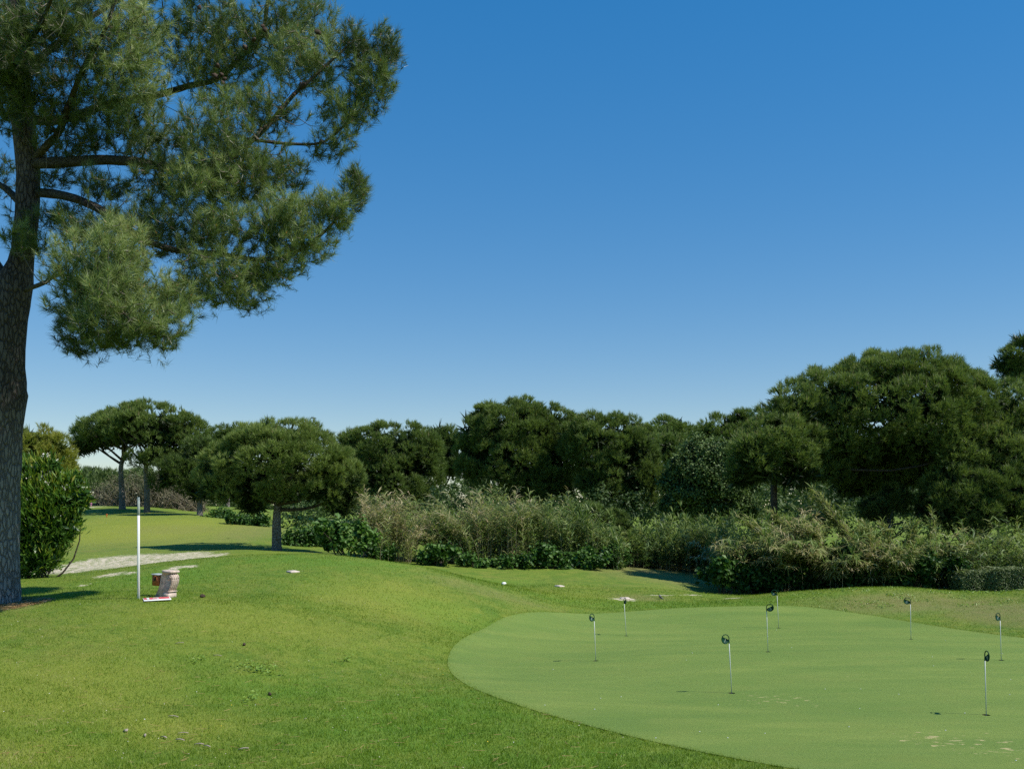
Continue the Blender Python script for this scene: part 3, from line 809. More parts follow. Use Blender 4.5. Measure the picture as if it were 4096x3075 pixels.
def cane_clump(name, label, px0, px1, d0, d1, n, top, leaves=24, ll=0.42, lw=0.032, tint=(0.3, 0.7), lean=(0, 0), bend=0.25, low=0.15, sprig=0, stem_r=0.011, drop=0, sprays=(), group="giant canes at the edge of the wood"):
    """stand of giant cane; top(px) gives the photograph row its tips reach"""
    root_p = GD((px0 + px1) / 2, (d0 + d1) / 2)
    root = empty(name, tuple(root_p)); tag(root, label, "cane clump", group)
    st, fo = MB(), Fol()
    for i in range(n):
        d = d0 + (d1 - d0) * rng.random() + rng.normal(0, .35); px = (px0 + px1) / 2 + (px1 - px0) * (rng.random() - .5) * rng.uniform(.9, 1.3)
        b = GD(px, d)
        zt = CH + (HY - top(px) - drop - 18 + 16 * math.sin(px * .031 + d) + 22 * math.sin(px * .052 + 1.3) + 12 * math.sin(px * .083) + rng.normal(0, 30)) / F * d
        h = max(zt - b[2], 0.5) * (1.04 - 0.5 * rng.random() ** 1.3)
        e = rng.random()
        L0 = np.array([lean[0] + rng.normal(0, 0.20), lean[1] + rng.normal(0, 0.18), 0])
        t = np.linspace(0, 1, 6)[:, None]
        pth = b + np.array([0, 0, h]) * (t * (1 - 0.10 * bend * t)) + L0 * h * (t ** 2.2) * (0.35 + bend * rng.uniform(0.4, 1.4)) - np.array([0, 0, 1.0]) * (t ** 4) * h * bend * 0.35 * rng.random()
        tn = tint[0] + (tint[1] - tint[0]) * e
        st.tube(pth, np.linspace(stem_r, stem_r * 0.35, 6), 3, a=min(tn + 0.25, 1), cap=False)
        k = leaves
        tt = low + (1 - low) * rng.random(k) ** 0.75
        f = tt * 5; i0 = np.minimum(f.astype(int), 4); fr = (f - i0)[:, None]
        bp = pth[i0] * (1 - fr) + pth[i0 + 1] * fr
        a = rng.uniform(0, 6.28, k)
        tang = norm(pth[i0 + 1] - pth[i0])
        dirs = np.stack([np.cos(a), np.sin(a), 0 * a], 1) * 0.75 + tang * 0.6 + np.array([0, 0, 0.1])
        V, T, A = blades(bp, dirs, ll * rng.uniform(0.55, 1.25, k), lw * rng.uniform(0.6, 1.2, k), rng.uniform(0.3, 1.3, k), np.full(k, tn) + rng.uniform(-0.2, 0.2, k) + 0.35 * (tt - 0.75))
        fo.add(V, T, A)
        if sprig and rng.random() < 0.35:     # fresh shooting tip
            q = 7; a = rng.uniform(0, 6.28, q)
            V, T, A = blades(np.repeat(pth[-1:], q, 0), np.stack([np.cos(a) * 0.45, np.sin(a) * 0.45, np.full(q, 1.0)], 1), ll * 1.1, lw * 1.1, 0.4, np.full(q, 0.32) + rng.uniform(-.1, .15, q)); fo.add(V, T, A)
    for (ax, ay, bx_, by_, dd, k) in sprays:
        a, b = P(ax, ay, dd), P(bx_, by_, dd)
        for i in range(k):
            o1, o2 = rng.normal(0, .16, 3), rng.normal(0, .13, 3); f = rng.uniform(.55, 1.0)
            t = np.linspace(0, 1, 6)[:, None]; e = a + (b - a) * f + o2
            pth = (a + o1) * (1 - t) + e * t + np.sin(t * math.pi) * np.array([0, 0, .12])
            st.tube(pth, np.linspace(stem_r, stem_r * .3, 6), 3, a=.6, cap=False)
            q = 26; tt = rng.random(q) ** .8; f_ = tt * 5; i0 = np.minimum(f_.astype(int), 4); fr = (f_ - i0)[:, None]
            az = rng.uniform(0, 6.28, q); dirs = np.stack([np.cos(az), np.sin(az), 0 * az], 1) * .55 + norm(b - a) * .8
            V, T, A = blades(pth[i0] * (1 - fr) + pth[i0 + 1] * fr, dirs, ll * rng.uniform(.5, 1.1, q), lw * rng.uniform(.7, 1.2, q), rng.uniform(.2, 1.0, q), rng.uniform(.3, .75, q)); fo.add(V, T, A)
    st.build("stems", M['cane_stem'], root, origin=root_p, kind="stuff")
    fo.build("leaves", M['cane_leaf'], root, root_p)
    TRI[0] += sum(len(t) for t in fo.T) + sum(len(t) for t in st.T)
    return root

# ------------------------------------------------------------------ the big pine in the foreground
def big_pine():
    D0 = 20.0
    base = GP(-8, 2410); D0 = base[1]
    org = base.copy()
    root = empty("maritime_pine", tuple(org))
    tag(root, "tall maritime pine with long overhanging limbs beside the white post", "tree")
    def Q(px, py, dd=0.0): return P(px, py, D0 + dd)
    k = D0 / F
    # trunk
    tpx = [(-8, 2480, 140), (-7, 2425, 108), (-6, 2395, 90), (-4, 2350, 82), (-2, 2290, 79), (2, 2100, 74), (8, 1900, 73), (16, 1700, 74), (20, 1590, 84), (24, 1520, 76), (30, 1350, 72), (45, 1200, 74), (62, 1120, 70), (84, 1040, 51), (104, 880, 50), (113, 720, 50), (104, 600, 48), (92, 500, 48), (80, 390, 45), (70, 200, 42), (66, 0, 38), (60, -250, 30), (50, -550, 20), (48, -800, 9)]
    tp = np.array([Q(a, b) for a, b, r in tpx]); rr = np.array([(r - 5) * k for a, b, r in tpx])
    s4 = spline(np.c_[tp, rr], 60)
    tb = MB(); tb.tube(s4[:, :3], s4[:, 3], 20, rough=0.09, seed=5)
    tb.build("trunk", M['bark'], root, smooth=True, origin=org)
    limbs = [
        ([(40, 1190, 0), (-20, 1080, .2), (-110, 950, .5), (-260, 800, 1.0), (-450, 640, 1.4)], .24, .07),
        ([(140, 655, -.1), (250, 650, -.3), (400, 640, -.5), (540, 648, -.7), (700, 672, -.8), (830, 665, -.8), (925, 625, -.7), (1010, 560, -.6), (1080, 495, -.5), (1165, 390, -.4), (1230, 330, -.3), (1330, 240, -.2), (1430, 150, -.1)], .115, .018),
        ([(150, 770, 0), (240, 780, -.4), (330, 805, -.8), (420, 850, -1.1), (480, 890, -1.3), (570, 955, -1.5), (700, 1000, -1.6), (870, 1015, -1.5), (1060, 1040, -1.3), (1200, 1000, -1.1), (1300, 925, -.9), (1390, 820, -.7), (1440, 700, -.6)], .10, .016),
        ([(120, 655, 0), (185, 585, -.3), (240, 520, -.6), (290, 380, -1.0), (350, 240, -1.4), (420, 120, -1.7), (480, -60, -1.9)], .085, .03),
        ([(95, 480, .2), (250, 480, .7), (420, 420, 1.0), (560, 395, 1.1), (660, 372, 1.1), (750, 345, 1.0), (870, 315, .9), (960, 230, .8), (1040, 155, .7), (1066, 50, .6), (1080, -80, .5)], .095, .035),
        ([(1010, 560, -.6), (1150, 575, -.5), (1290, 570, -.4), (1390, 490, -.3), (1460, 410, -.2), (1530, 300, -.1)], .035, .012),
        ([(100, 1160, -.2), (180, 1130, -.9), (230, 1100, -1.6), (330, 1120, -2.2), (440, 1190, -2.7), (520, 1280, -3.0)], .05, .014),
        ([(75, 300, 0), (200, 200, .8), (380, 60, 1.6), (600, -60, 2.2), (850, -150, 2.5)], .09, .02),
        ([(62, 0, 0), (300, -150, -.6), (600, -280, -1.0), (950, -330, -1.2), (1250, -260, -1.2)], .085, .02),
        ([(80, 380, 0), (-60, 260, -.8), (-250, 120, -1.5), (-480, 40, -2)], .09, .03),
        ([(90, 820, 0), (0, 740, .5), (-150, 690, .9), (-350, 660, 1.3)], .08, .03),
        ([(70, 250, 0), (130, 150, -1.2), (180, 60, -2.2), (220, -40, -3)], .07, .025),
    ]
    nodes, nrad = [], []
    for i, (pts, r0, r1) in enumerate(limbs):
        p = spline(np.array([Q(*q) for q in pts]), max(10, len(pts) * 3))
        mb = MB(); mb.tube(p, np.linspace(r0, r1, len(p)), 9, rough=0.14, seed=i + 11)
        mb.build("limb", M['branch'], root, smooth=True, origin=org)
        nodes.append(p[len(p) // 6:]); nrad.append(np.linspace(r0, r1, len(p))[len(p) // 6:])
    nodes = np.concatenate(nodes); nrad = np.concatenate(nrad)
    # foliage masses: px, py, rx, ry, depth offset, depth radius (m), tufts, tint (lit and shaded masses are put into it)
    masses = [
        (130, 160, 270, 190, -1.6, 1.2, 330, .40), (330, 60, 240, 160, -1.0, 1.2, 230, .5), (520, 240, 170, 250, -1.2, 0.9, 300, .66), (430, 420, 160, 170, -.6, .9, 130, .5),
        (760, 120, 260, 190, 0.5, 1.2, 250, .52), (1000, 130, 230, 190, 0.6, 1.0, 210, .55), (1230, 60, 150, 120, .4, .9, 110, .5), (880, 300, 190, 130, .4, .9, 130, .55),
        (1230, 250, 180, 150, .0, .9, 200, .58), (1430, 200, 80, 120, 0, .5, 80, .33), (1540, 210, 55, 110, 0, .5, 75, .33), (1480, 340, 110, 130, -.1, .6, 130, .45), (1380, 450, 110, 100, -.2, .6, 80, .5), (1320, 580, 110, 60, -.3, .5, 45, .45),
        (620, 560, 200, 140, -.6, 1.0, 170, .45), (870, 560, 170, 190, -.9, 1.0, 250, .5), (830, 760, 160, 130, -1.2, .9, 200, .62), (1010, 700, 150, 110, -.8, .9, 130, .5), (1130, 690, 110, 90, -.6, .8, 70, .42), (1060, 440, 150, 100, -.4, .8, 100, .45),
        (640, 730, 130, 110, -.8, .9, 90, .35), (560, 880, 160, 90, -1.0, .9, 80, .35), (720, 950, 170, 110, -1.3, .8, 130, .4), (930, 930, 160, 90, -1.4, .8, 120, .5), (1120, 860, 150, 90, -1.2, .7, 130, .6), (1310, 850, 110, 80, -.9, .6, 100, .58), (1420, 760, 50, 90, -.6, .4, 70, .40),
        (1200, 980, 150, 90, -1.1, .7, 130, .55), (1050, 1080, 170, 80, -1.3, .7, 110, .5), (870, 1100, 160, 110, -1.6, .8, 130, .55), (720, 1180, 140, 90, -1.9, .8, 120, .66), (950, 1180, 120, 50, -1.5, .6, 50, .55), (620, 1280, 140, 80, -2.6, .7, 100, .62),
        (480, 1010, 110, 130, -2.3, .7, 170, .70), (330, 1060, 150, 120, -2.0, .8, 150, .62), (470, 1190, 120, 120, -2.6, .8, 190, .64), (320, 1230, 120, 110, -2.2, .8, 110, .45), (430, 1320, 130, 80, -2.6, .7, 110, .5), (330, 1370, 110, 50, -2.3, .6, 45, .35), (560, 1330, 100, 60, -2.6, .6, 55, .5), (650, 1390, 35, 30, -2.6, .3, 8, .4), (985, 1215, 40, 25, -1.5, .3, 9, .4),
        (310, 560, 150, 60, -.5, .7, 60, .38), (240, 440, 150, 100, -.6, .8, 120, .42), (420, 740, 120, 60, -.7, .7, 55, .36), (250, 720, 110, 45, -.2, .6, 26, .32), (330, 920, 130, 60, -1.0, .7, 60, .42), (180, 880, 90, 50, -.3, .5, 25, .35),
        (70, 340, 110, 110, -1.0, .6, 110, .45), (40, 200, 130, 130, -1.4, .8, 130, .42), (20, 480, 70, 70, -.8, .5, 30, .4),
        (100, 960, 90, 70, -.6, .6, 45, .5), (80, 890, 60, 60, .5, .6, 20, .4), (30, 380, 130, 160, .6, 1.0, 90, .4), (250, 620, 130, 60, .4, .7, 35, .35), (20, 700, 60, 100, 1.0, .8, 25, .35), (300, 860, 120, 50, -.3, .6, 30, .35),
        (500, -200, 420, 160, 0, 1.8, 260, .5), (900, -250, 350, 150, 0, 1.6, 170, .5), (100, -350, 400, 200, 0, 2.0, 220, .5), (-300, 100, 280, 260, -.5, 1.8, 200, .45), (-450, 550, 260, 200, 1.0, 1.6, 160, .45), (250, -650, 450, 160, 0, 2.0, 170, .5),
    ]
    C, TN = [], []
    for (px, py, rx, ry, dd, rd, n, tn) in masses:
        c = Q(px, py, dd); r = np.array([rx * k, rd, ry * k]) * 0.97
        u = rand_dirs(n) * (rng.random((n, 1)) ** 0.45)
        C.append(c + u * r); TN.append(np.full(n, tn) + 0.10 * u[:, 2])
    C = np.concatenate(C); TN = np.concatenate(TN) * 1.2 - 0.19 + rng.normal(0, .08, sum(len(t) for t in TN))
    d2 = ((C[:, None] - nodes[None]) ** 2).sum(-1).min(1)
    order = np.argsort(d2)
    pos = np.empty((len(nodes) + len(C), 3)); pos[:len(nodes)] = nodes
    par = {}; cnt = len(nodes)
    tw = MB(); dirs = np.empty_like(C); hang, hdir = [], []
    for q in order:
        dd = ((pos[:cnt] - C[q]) ** 2).sum(1)
        dd[len(nodes):] += 0.02           # twigs rather start from wood than from one another
        j = int(np.argmin(dd)); a = pos[j]; b = C[q]; L_ = math.sqrt(((a - b) ** 2).sum())
        t = np.linspace(0, 1, 4)[:, None]
        sag = np.array([0, 0, -0.14 * L_]) + rng.normal(0, 0.06 * L_, 3)
        pth = a + (b - a) * t + np.sin(t * math.pi) * sag
        r0 = min(0.008 + 0.010 * L_, 0.022)
        tw.tube(pth, np.linspace(r0, 0.005, 4), 3, cap=False)
        dirs[q] = norm(norm(pth[-1] - pth[-2]) * 0.7 + np.array([0.12, -0.08, 0.55]) + rng.normal(0, 0.3, 3))
        pos[cnt] = b; cnt += 1
    for q in range(260):
        j = int(rng.integers(0, len(nodes))); a = nodes[j]
        if nrad[j] > .09 or nrad[j] < .022 or a[0] > P(1180, 0, D0)[0]: continue
        L_ = rng.uniform(.35, .95); az = rng.uniform(0, 6.28); h0 = np.array([math.cos(az) + .5, math.sin(az) * .8 - .2, 0]) * L_ * .7
        pth = spline(np.array([a, a + h0 * .35 + [0, 0, -.10 * L_], a + h0 * .75 + [0, 0, -.32 * L_], a + h0 * 1.05 + [0, 0, -.30 * L_], a + h0 * 1.2 + [0, 0, -.12 * L_]]), 9)
        tw.tube(pth, np.linspace(.011, .004, 9), 3, cap=False)
        hang.append(pth[-1]); hdir.append(norm(pth[-1] - pth[-3]))
    tw.build("twigs", M['twig'], root, origin=org, kind="stuff")
    fo = Fol()
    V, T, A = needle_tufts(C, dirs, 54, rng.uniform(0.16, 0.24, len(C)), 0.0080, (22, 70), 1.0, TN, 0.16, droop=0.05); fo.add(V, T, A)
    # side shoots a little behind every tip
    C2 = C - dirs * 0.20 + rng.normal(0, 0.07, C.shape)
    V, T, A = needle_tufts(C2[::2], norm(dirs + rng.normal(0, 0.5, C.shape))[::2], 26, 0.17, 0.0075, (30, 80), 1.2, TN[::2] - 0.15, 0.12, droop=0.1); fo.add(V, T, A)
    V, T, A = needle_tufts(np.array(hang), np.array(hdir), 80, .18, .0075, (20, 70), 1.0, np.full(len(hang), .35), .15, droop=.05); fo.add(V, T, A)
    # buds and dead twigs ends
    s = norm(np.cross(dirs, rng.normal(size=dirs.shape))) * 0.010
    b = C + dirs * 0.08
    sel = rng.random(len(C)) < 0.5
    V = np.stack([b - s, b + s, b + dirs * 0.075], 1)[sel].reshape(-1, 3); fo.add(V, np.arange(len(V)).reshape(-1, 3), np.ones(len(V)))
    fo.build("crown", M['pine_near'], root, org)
    TRI[0] += sum(len(t) for t in fo.T) + sum(len(t) for t in tw.T)
    # cones, each its own part
    cm = MB(); th = np.linspace(0, 1, 8)
    cm.tube(np.stack([0 * th, 0 * th, (th - .5) * 0.13], 1), 0.042 * np.sin(np.clip(th * 0.86 + 0.12, 0, 1) * math.pi) ** 0.7, 9, rough=0.35, seed=2)
    spots = [(798, 30), (1050, 105), (1040, 90), (1060, 120), (1015, 160), (980, 190), (870, 265), (885, 300), (900, 315), (860, 305), (890, 330), (290, 345), (275, 370), (285, 425), (1170, 390), (1150, 440), (1205, 345), (1225, 355), (1080, 495), (1010, 575), (1060, 545), (1285, 555), (1330, 510), (1400, 470), (1360, 420), (1270, 130), (570, 700), (600, 725), (690, 720), (510, 740), (440, 790), (510, 865), (325, 845), (500, 870), (235, 520), (250, 555), (960, 995), (1075, 1030), (1060, 900), (965, 865), (410, 840), (345, 550)]
    first = None
    for i, (px, py) in enumerate(spots):
        q = Q(px, py, -0.4); j = int(np.argmin(((nodes - q)[:, [0, 2]] ** 2).sum(1)))
        loc = nodes[j] + np.array([rng.normal(0, .03), -nrad[j] - 0.03, rng.normal(0, .03) - 0.02])
        if np.hypot(*(loc - q)[[0, 2]]) > 0.35: loc = q
        if first is None:
            o = cm.build("pine_cone", M['cone'], root, smooth=False); first = o
        else:
            o = first.copy(); col.objects.link(o); o.parent = root
        o.location = Vector(loc - org); o.rotation_euler = (rng.uniform(-1, 1) + 1.2, rng.uniform(-1, 1), rng.uniform(0, 6))
        sc = rng.uniform(0.8, 1.25); o.scale = (sc, sc, sc)
big_pine()

# ------------------------------------------------------------------ stone pines and the wood behind
SP = "stone pines along the edge of the wood"
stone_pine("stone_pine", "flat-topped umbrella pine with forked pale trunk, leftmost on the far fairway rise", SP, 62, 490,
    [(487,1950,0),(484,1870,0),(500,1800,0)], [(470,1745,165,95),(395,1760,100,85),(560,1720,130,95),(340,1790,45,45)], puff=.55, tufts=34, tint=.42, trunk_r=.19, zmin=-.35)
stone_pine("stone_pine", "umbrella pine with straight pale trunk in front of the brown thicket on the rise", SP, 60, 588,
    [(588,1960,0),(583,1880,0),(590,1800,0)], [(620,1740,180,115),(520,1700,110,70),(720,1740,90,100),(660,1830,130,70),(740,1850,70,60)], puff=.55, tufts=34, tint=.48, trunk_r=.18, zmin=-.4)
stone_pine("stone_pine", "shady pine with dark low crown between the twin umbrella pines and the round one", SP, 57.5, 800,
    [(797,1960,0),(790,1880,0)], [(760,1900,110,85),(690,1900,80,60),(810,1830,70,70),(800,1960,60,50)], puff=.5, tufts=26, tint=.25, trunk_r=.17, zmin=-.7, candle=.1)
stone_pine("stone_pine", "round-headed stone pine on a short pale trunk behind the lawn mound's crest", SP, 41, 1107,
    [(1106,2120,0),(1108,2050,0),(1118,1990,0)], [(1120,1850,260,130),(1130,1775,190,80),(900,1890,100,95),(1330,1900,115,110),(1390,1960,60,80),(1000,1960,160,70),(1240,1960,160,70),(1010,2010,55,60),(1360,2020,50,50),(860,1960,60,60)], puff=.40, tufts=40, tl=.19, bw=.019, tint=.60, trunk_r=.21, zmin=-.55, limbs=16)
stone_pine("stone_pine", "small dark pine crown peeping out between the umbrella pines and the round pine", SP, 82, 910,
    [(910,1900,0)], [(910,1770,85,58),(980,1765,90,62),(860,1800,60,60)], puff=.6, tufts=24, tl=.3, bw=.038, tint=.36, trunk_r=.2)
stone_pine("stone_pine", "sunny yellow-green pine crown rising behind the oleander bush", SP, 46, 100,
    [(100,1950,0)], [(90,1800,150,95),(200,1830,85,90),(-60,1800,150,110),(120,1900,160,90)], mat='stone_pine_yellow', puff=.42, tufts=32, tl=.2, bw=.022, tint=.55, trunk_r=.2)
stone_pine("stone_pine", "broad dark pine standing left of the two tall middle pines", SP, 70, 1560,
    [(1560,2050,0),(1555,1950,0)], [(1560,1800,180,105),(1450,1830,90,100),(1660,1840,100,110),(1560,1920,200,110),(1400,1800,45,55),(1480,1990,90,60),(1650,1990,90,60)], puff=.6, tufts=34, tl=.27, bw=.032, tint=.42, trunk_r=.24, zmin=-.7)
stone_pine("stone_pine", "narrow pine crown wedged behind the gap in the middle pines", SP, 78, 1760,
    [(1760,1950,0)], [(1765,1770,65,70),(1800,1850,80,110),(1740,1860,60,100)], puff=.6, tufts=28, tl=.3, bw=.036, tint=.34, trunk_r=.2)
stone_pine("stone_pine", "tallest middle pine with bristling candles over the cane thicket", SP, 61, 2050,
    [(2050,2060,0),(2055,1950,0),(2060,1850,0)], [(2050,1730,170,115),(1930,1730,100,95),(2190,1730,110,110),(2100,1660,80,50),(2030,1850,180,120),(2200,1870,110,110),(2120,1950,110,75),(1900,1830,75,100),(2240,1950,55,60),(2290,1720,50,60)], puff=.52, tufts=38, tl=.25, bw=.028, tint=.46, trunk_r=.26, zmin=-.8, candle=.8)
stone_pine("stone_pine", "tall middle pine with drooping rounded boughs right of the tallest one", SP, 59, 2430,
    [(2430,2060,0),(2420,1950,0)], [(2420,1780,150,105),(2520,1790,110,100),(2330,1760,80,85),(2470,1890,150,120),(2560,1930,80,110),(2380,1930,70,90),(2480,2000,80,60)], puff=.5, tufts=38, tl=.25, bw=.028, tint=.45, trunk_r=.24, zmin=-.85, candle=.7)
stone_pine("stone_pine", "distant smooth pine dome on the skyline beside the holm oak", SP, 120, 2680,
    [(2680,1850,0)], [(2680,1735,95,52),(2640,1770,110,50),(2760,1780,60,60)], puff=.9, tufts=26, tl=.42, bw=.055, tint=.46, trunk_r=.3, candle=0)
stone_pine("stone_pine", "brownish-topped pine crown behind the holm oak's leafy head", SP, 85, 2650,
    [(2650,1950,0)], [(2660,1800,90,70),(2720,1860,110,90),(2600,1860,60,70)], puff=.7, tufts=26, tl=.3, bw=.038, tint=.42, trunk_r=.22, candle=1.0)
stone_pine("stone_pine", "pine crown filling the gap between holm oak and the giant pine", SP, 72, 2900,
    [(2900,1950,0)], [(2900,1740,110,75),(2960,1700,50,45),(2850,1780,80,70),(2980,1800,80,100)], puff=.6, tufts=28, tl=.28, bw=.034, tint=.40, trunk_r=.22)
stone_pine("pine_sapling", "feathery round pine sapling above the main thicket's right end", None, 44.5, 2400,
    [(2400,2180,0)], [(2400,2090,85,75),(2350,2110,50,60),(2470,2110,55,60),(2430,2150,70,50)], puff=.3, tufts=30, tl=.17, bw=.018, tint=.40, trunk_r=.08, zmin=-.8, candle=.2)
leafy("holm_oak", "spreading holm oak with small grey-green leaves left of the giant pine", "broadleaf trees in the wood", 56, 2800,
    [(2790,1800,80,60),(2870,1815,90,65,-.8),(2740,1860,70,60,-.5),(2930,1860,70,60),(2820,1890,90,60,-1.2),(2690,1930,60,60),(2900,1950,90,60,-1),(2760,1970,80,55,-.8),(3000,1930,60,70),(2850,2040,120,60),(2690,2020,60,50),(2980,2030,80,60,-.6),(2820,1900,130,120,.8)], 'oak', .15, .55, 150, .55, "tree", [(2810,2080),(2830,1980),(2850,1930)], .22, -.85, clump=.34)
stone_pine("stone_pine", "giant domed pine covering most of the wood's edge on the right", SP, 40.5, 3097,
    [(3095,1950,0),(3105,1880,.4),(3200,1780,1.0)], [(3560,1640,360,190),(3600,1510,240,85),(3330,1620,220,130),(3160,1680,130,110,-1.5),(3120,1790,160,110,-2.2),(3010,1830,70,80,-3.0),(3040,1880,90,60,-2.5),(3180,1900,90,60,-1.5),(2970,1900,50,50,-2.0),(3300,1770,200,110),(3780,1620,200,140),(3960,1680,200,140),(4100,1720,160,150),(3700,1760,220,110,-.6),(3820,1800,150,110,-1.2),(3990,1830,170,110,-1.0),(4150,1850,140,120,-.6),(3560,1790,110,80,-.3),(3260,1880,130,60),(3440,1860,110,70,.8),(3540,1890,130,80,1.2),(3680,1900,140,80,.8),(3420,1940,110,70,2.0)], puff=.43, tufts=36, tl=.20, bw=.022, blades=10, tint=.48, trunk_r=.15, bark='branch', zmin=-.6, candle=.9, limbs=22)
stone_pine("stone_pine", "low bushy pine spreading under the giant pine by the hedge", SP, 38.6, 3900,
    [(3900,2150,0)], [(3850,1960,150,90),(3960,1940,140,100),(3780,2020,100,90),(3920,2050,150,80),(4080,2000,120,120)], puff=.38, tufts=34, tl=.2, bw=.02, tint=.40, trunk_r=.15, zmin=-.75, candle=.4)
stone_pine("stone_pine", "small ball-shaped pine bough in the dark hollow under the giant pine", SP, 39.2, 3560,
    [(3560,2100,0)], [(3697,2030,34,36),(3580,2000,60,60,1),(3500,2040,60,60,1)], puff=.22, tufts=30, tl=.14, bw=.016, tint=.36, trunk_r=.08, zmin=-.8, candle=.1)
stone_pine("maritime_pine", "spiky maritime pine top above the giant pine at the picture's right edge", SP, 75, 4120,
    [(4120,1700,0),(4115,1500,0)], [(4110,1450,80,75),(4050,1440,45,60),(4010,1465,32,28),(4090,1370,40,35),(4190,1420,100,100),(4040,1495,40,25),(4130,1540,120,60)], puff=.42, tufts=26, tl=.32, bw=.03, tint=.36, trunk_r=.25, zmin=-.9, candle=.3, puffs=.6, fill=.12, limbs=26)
# brown thicket and far wood on the left
for i, (px, d, w, h_, ty, lab) in enumerate([
    (400, 76, 60, 50, 1985, "dry grey-green bush by the sandy track on the far rise"),
    (470, 74, 60, 70, 1970, "dark scrub bush behind the forked pine's trunk"),
    (540, 72, 65, 75, 1965, "olive scrub bush between the two pale pine trunks"),
    (640, 70, 80, 85, 1960, "brownish scrub bush right of the straight pale trunk"),
    (720, 68, 70, 55, 1985, "dead twiggy bush at the foot of the shady pine"),
    (770, 67, 60, 40, 2010, "low dry twigs beside the shady pine's trunk")]):
    b = leafy("scrub_bush", lab, "dry scrub on the far rise", d, px, [(px, ty, w, h_), (px - w * .5, ty + 25, w * .6, h_ * .6), (px + w * .5, ty + 25, w * .6, h_ * .6)], 'dry', .16, .3, 90, .42 + .06 * (i % 3) + (.18 if i > 3 else 0), "bush", clump=.35)
    tb = MB()
    for q in range(70):
        a = GD(px + rng.uniform(-w, w), d - 1.2 + rng.uniform(-.6, .6)); e = P(px + rng.uniform(-w, w) * 1.1, ty + rng.uniform(-h_, h_) * .8, d - 1.5)
        tb.tube(np.array([a, (a + e) / 2 + rng.normal(0, .2, 3), e]), [.022, .016, .006], 3, a=rng.uniform(.7, 1), cap=False)
    tb.build("dead_twigs", M['dry'], b, origin=np.array(b.location), kind="stuff")
fw = Fol()
for i in range(46):
    d = rng.uniform(150, 230); px = rng.uniform(120, 860); top = 1880 + rng.uniform(-8, 30)
    W = lobes_world([(px, top + 40, rng.uniform(35, 70), 40)], d, .8)
    C, Dn = shell_points(W, 1.6, -.6)
    V, T, A = needle_tufts(C, norm(Dn + [0, 0, .4]), 12, .9, .16, (20, 80), .8, np.full(len(C), .5 + rng.uniform(-.15, .15))); fw.add(V, T, A)
for i in range(150):   # goes on behind the whole wood
    d = rng.uniform(110, 220); px = rng.uniform(900, 4600)
    W = lobes_world([(px, 1975, rng.uniform(70, 120), 85)], d, .8)
    C, Dn = shell_points(W, .5, -.95)
    V, T, A = needle_tufts(C, norm(Dn + [0, 0, .4]), 8, 1.2, .36, (20, 80), .8, np.full(len(C), .4)); fw.add(V, T, A)
o = fw.build("far_forest", M['far_wood'], None, None); tag(o, "hazy mass of far pine wood on the horizon", "forest")

# ------------------------------------------------------------------ oleander, canes, bushes, hedge
leafy("oleander_bush", "tall glossy oleander bush with pale flowers behind the big trunk", None, 27, 170,
    [(150,2040,140,160),(240,1990,95,110),(110,1930,110,110),(165,2200,95,105),(70,2180,110,140),(315,1985,48,62),(250,2090,75,90),(190,1880,60,60),(-60,2080,150,200),(290,1930,45,45)], 'oleander', .20, .22, 300, .52, "bush", trunk_r=.05, zmin=-.95, upright=.75, sunny=.24, flowers=34, clump=.25)

def lin(*pts):
    xs = [p[0] for p in pts]; ys = [p[1] for p in pts]
    return lambda px: float(np.interp(px, xs, ys))
cane_clump("cane_clump", "pale dry canes leaning out right of the round pine", 1450, 1640, 39, 42, 210, lin((1440,2000),(1520,1945),(1600,1985),(1650,2040)), 34, .46, .034, (.35, .9), (.10, -.1), .35, low=.05)
cane_clump("cane_clump", "feathery dry canes at the left end of the main thicket, leaning left", 1715, 1900, 40, 43, 230, lin((1640,2040),(1720,2000),(1800,1995),(1900,1985)), 34, .48, .036, (.2, .8), (-.40, -.1), .55, low=.03)
cane_clump("cane_clump", "tallest tan canes in the middle of the main thicket", 1880, 2090, 40.5, 44, 260, lin((1880,1985),(1950,1950),(2010,1960),(2100,2000)), 34, .48, .036, (.2, .8), (0, -.1), .3, low=.03)
cane_clump("cane_clump", "green-streaked canes right of the tallest tan canes", 2060, 2300, 41, 44, 260, lin((2060,2000),(2150,1975),(2230,1995),(2320,2020)), 34, .48, .038, (.1, .6), (.05, -.1), .3, low=.03)
cane_clump("cane_clump", "leafy green canes at the main thicket's right end", 2260, 2480, 41, 44, 220, lin((2260,2030),(2350,2020),(2420,2080),(2500,2100)), 34, .48, .042, (.1, .5), (.1, -.15), .4, low=.03, sprig=1)
cane_clump("cane_clump", "low bright green canes in front of the middle pines' shade", 2440, 2680, 44, 48, 230, lin((2440,2080),(2520,2110),(2600,2110),(2700,2090)), 34, .48, .042, (.1, .42), (0, -.15), .4, low=.05, sprig=1)
cane_clump("cane_clump", "low green canes under the holm oak", 2650, 2900, 44, 48, 240, lin((2650,2100),(2720,2050),(2800,2060),(2900,2050)), 34, .48, .042, (.08, .4), (.05, -.15), .4, low=.05, sprig=1)
cane_clump("cane_clump", "canes with leaning tips at the left of the overhanging thicket", 2930, 3150, 37.5, 41, 260, lin((2880,2080),(2960,2050),(3040,2030),(3150,2050)), 34, .46, .038, (.25, .7), (-.35, -.45), .7, low=.62, sprig=1, drop=66, sprays=[(3080,2170,2960,2060,37,10),(3180,2150,3060,2030,37.5,12)])
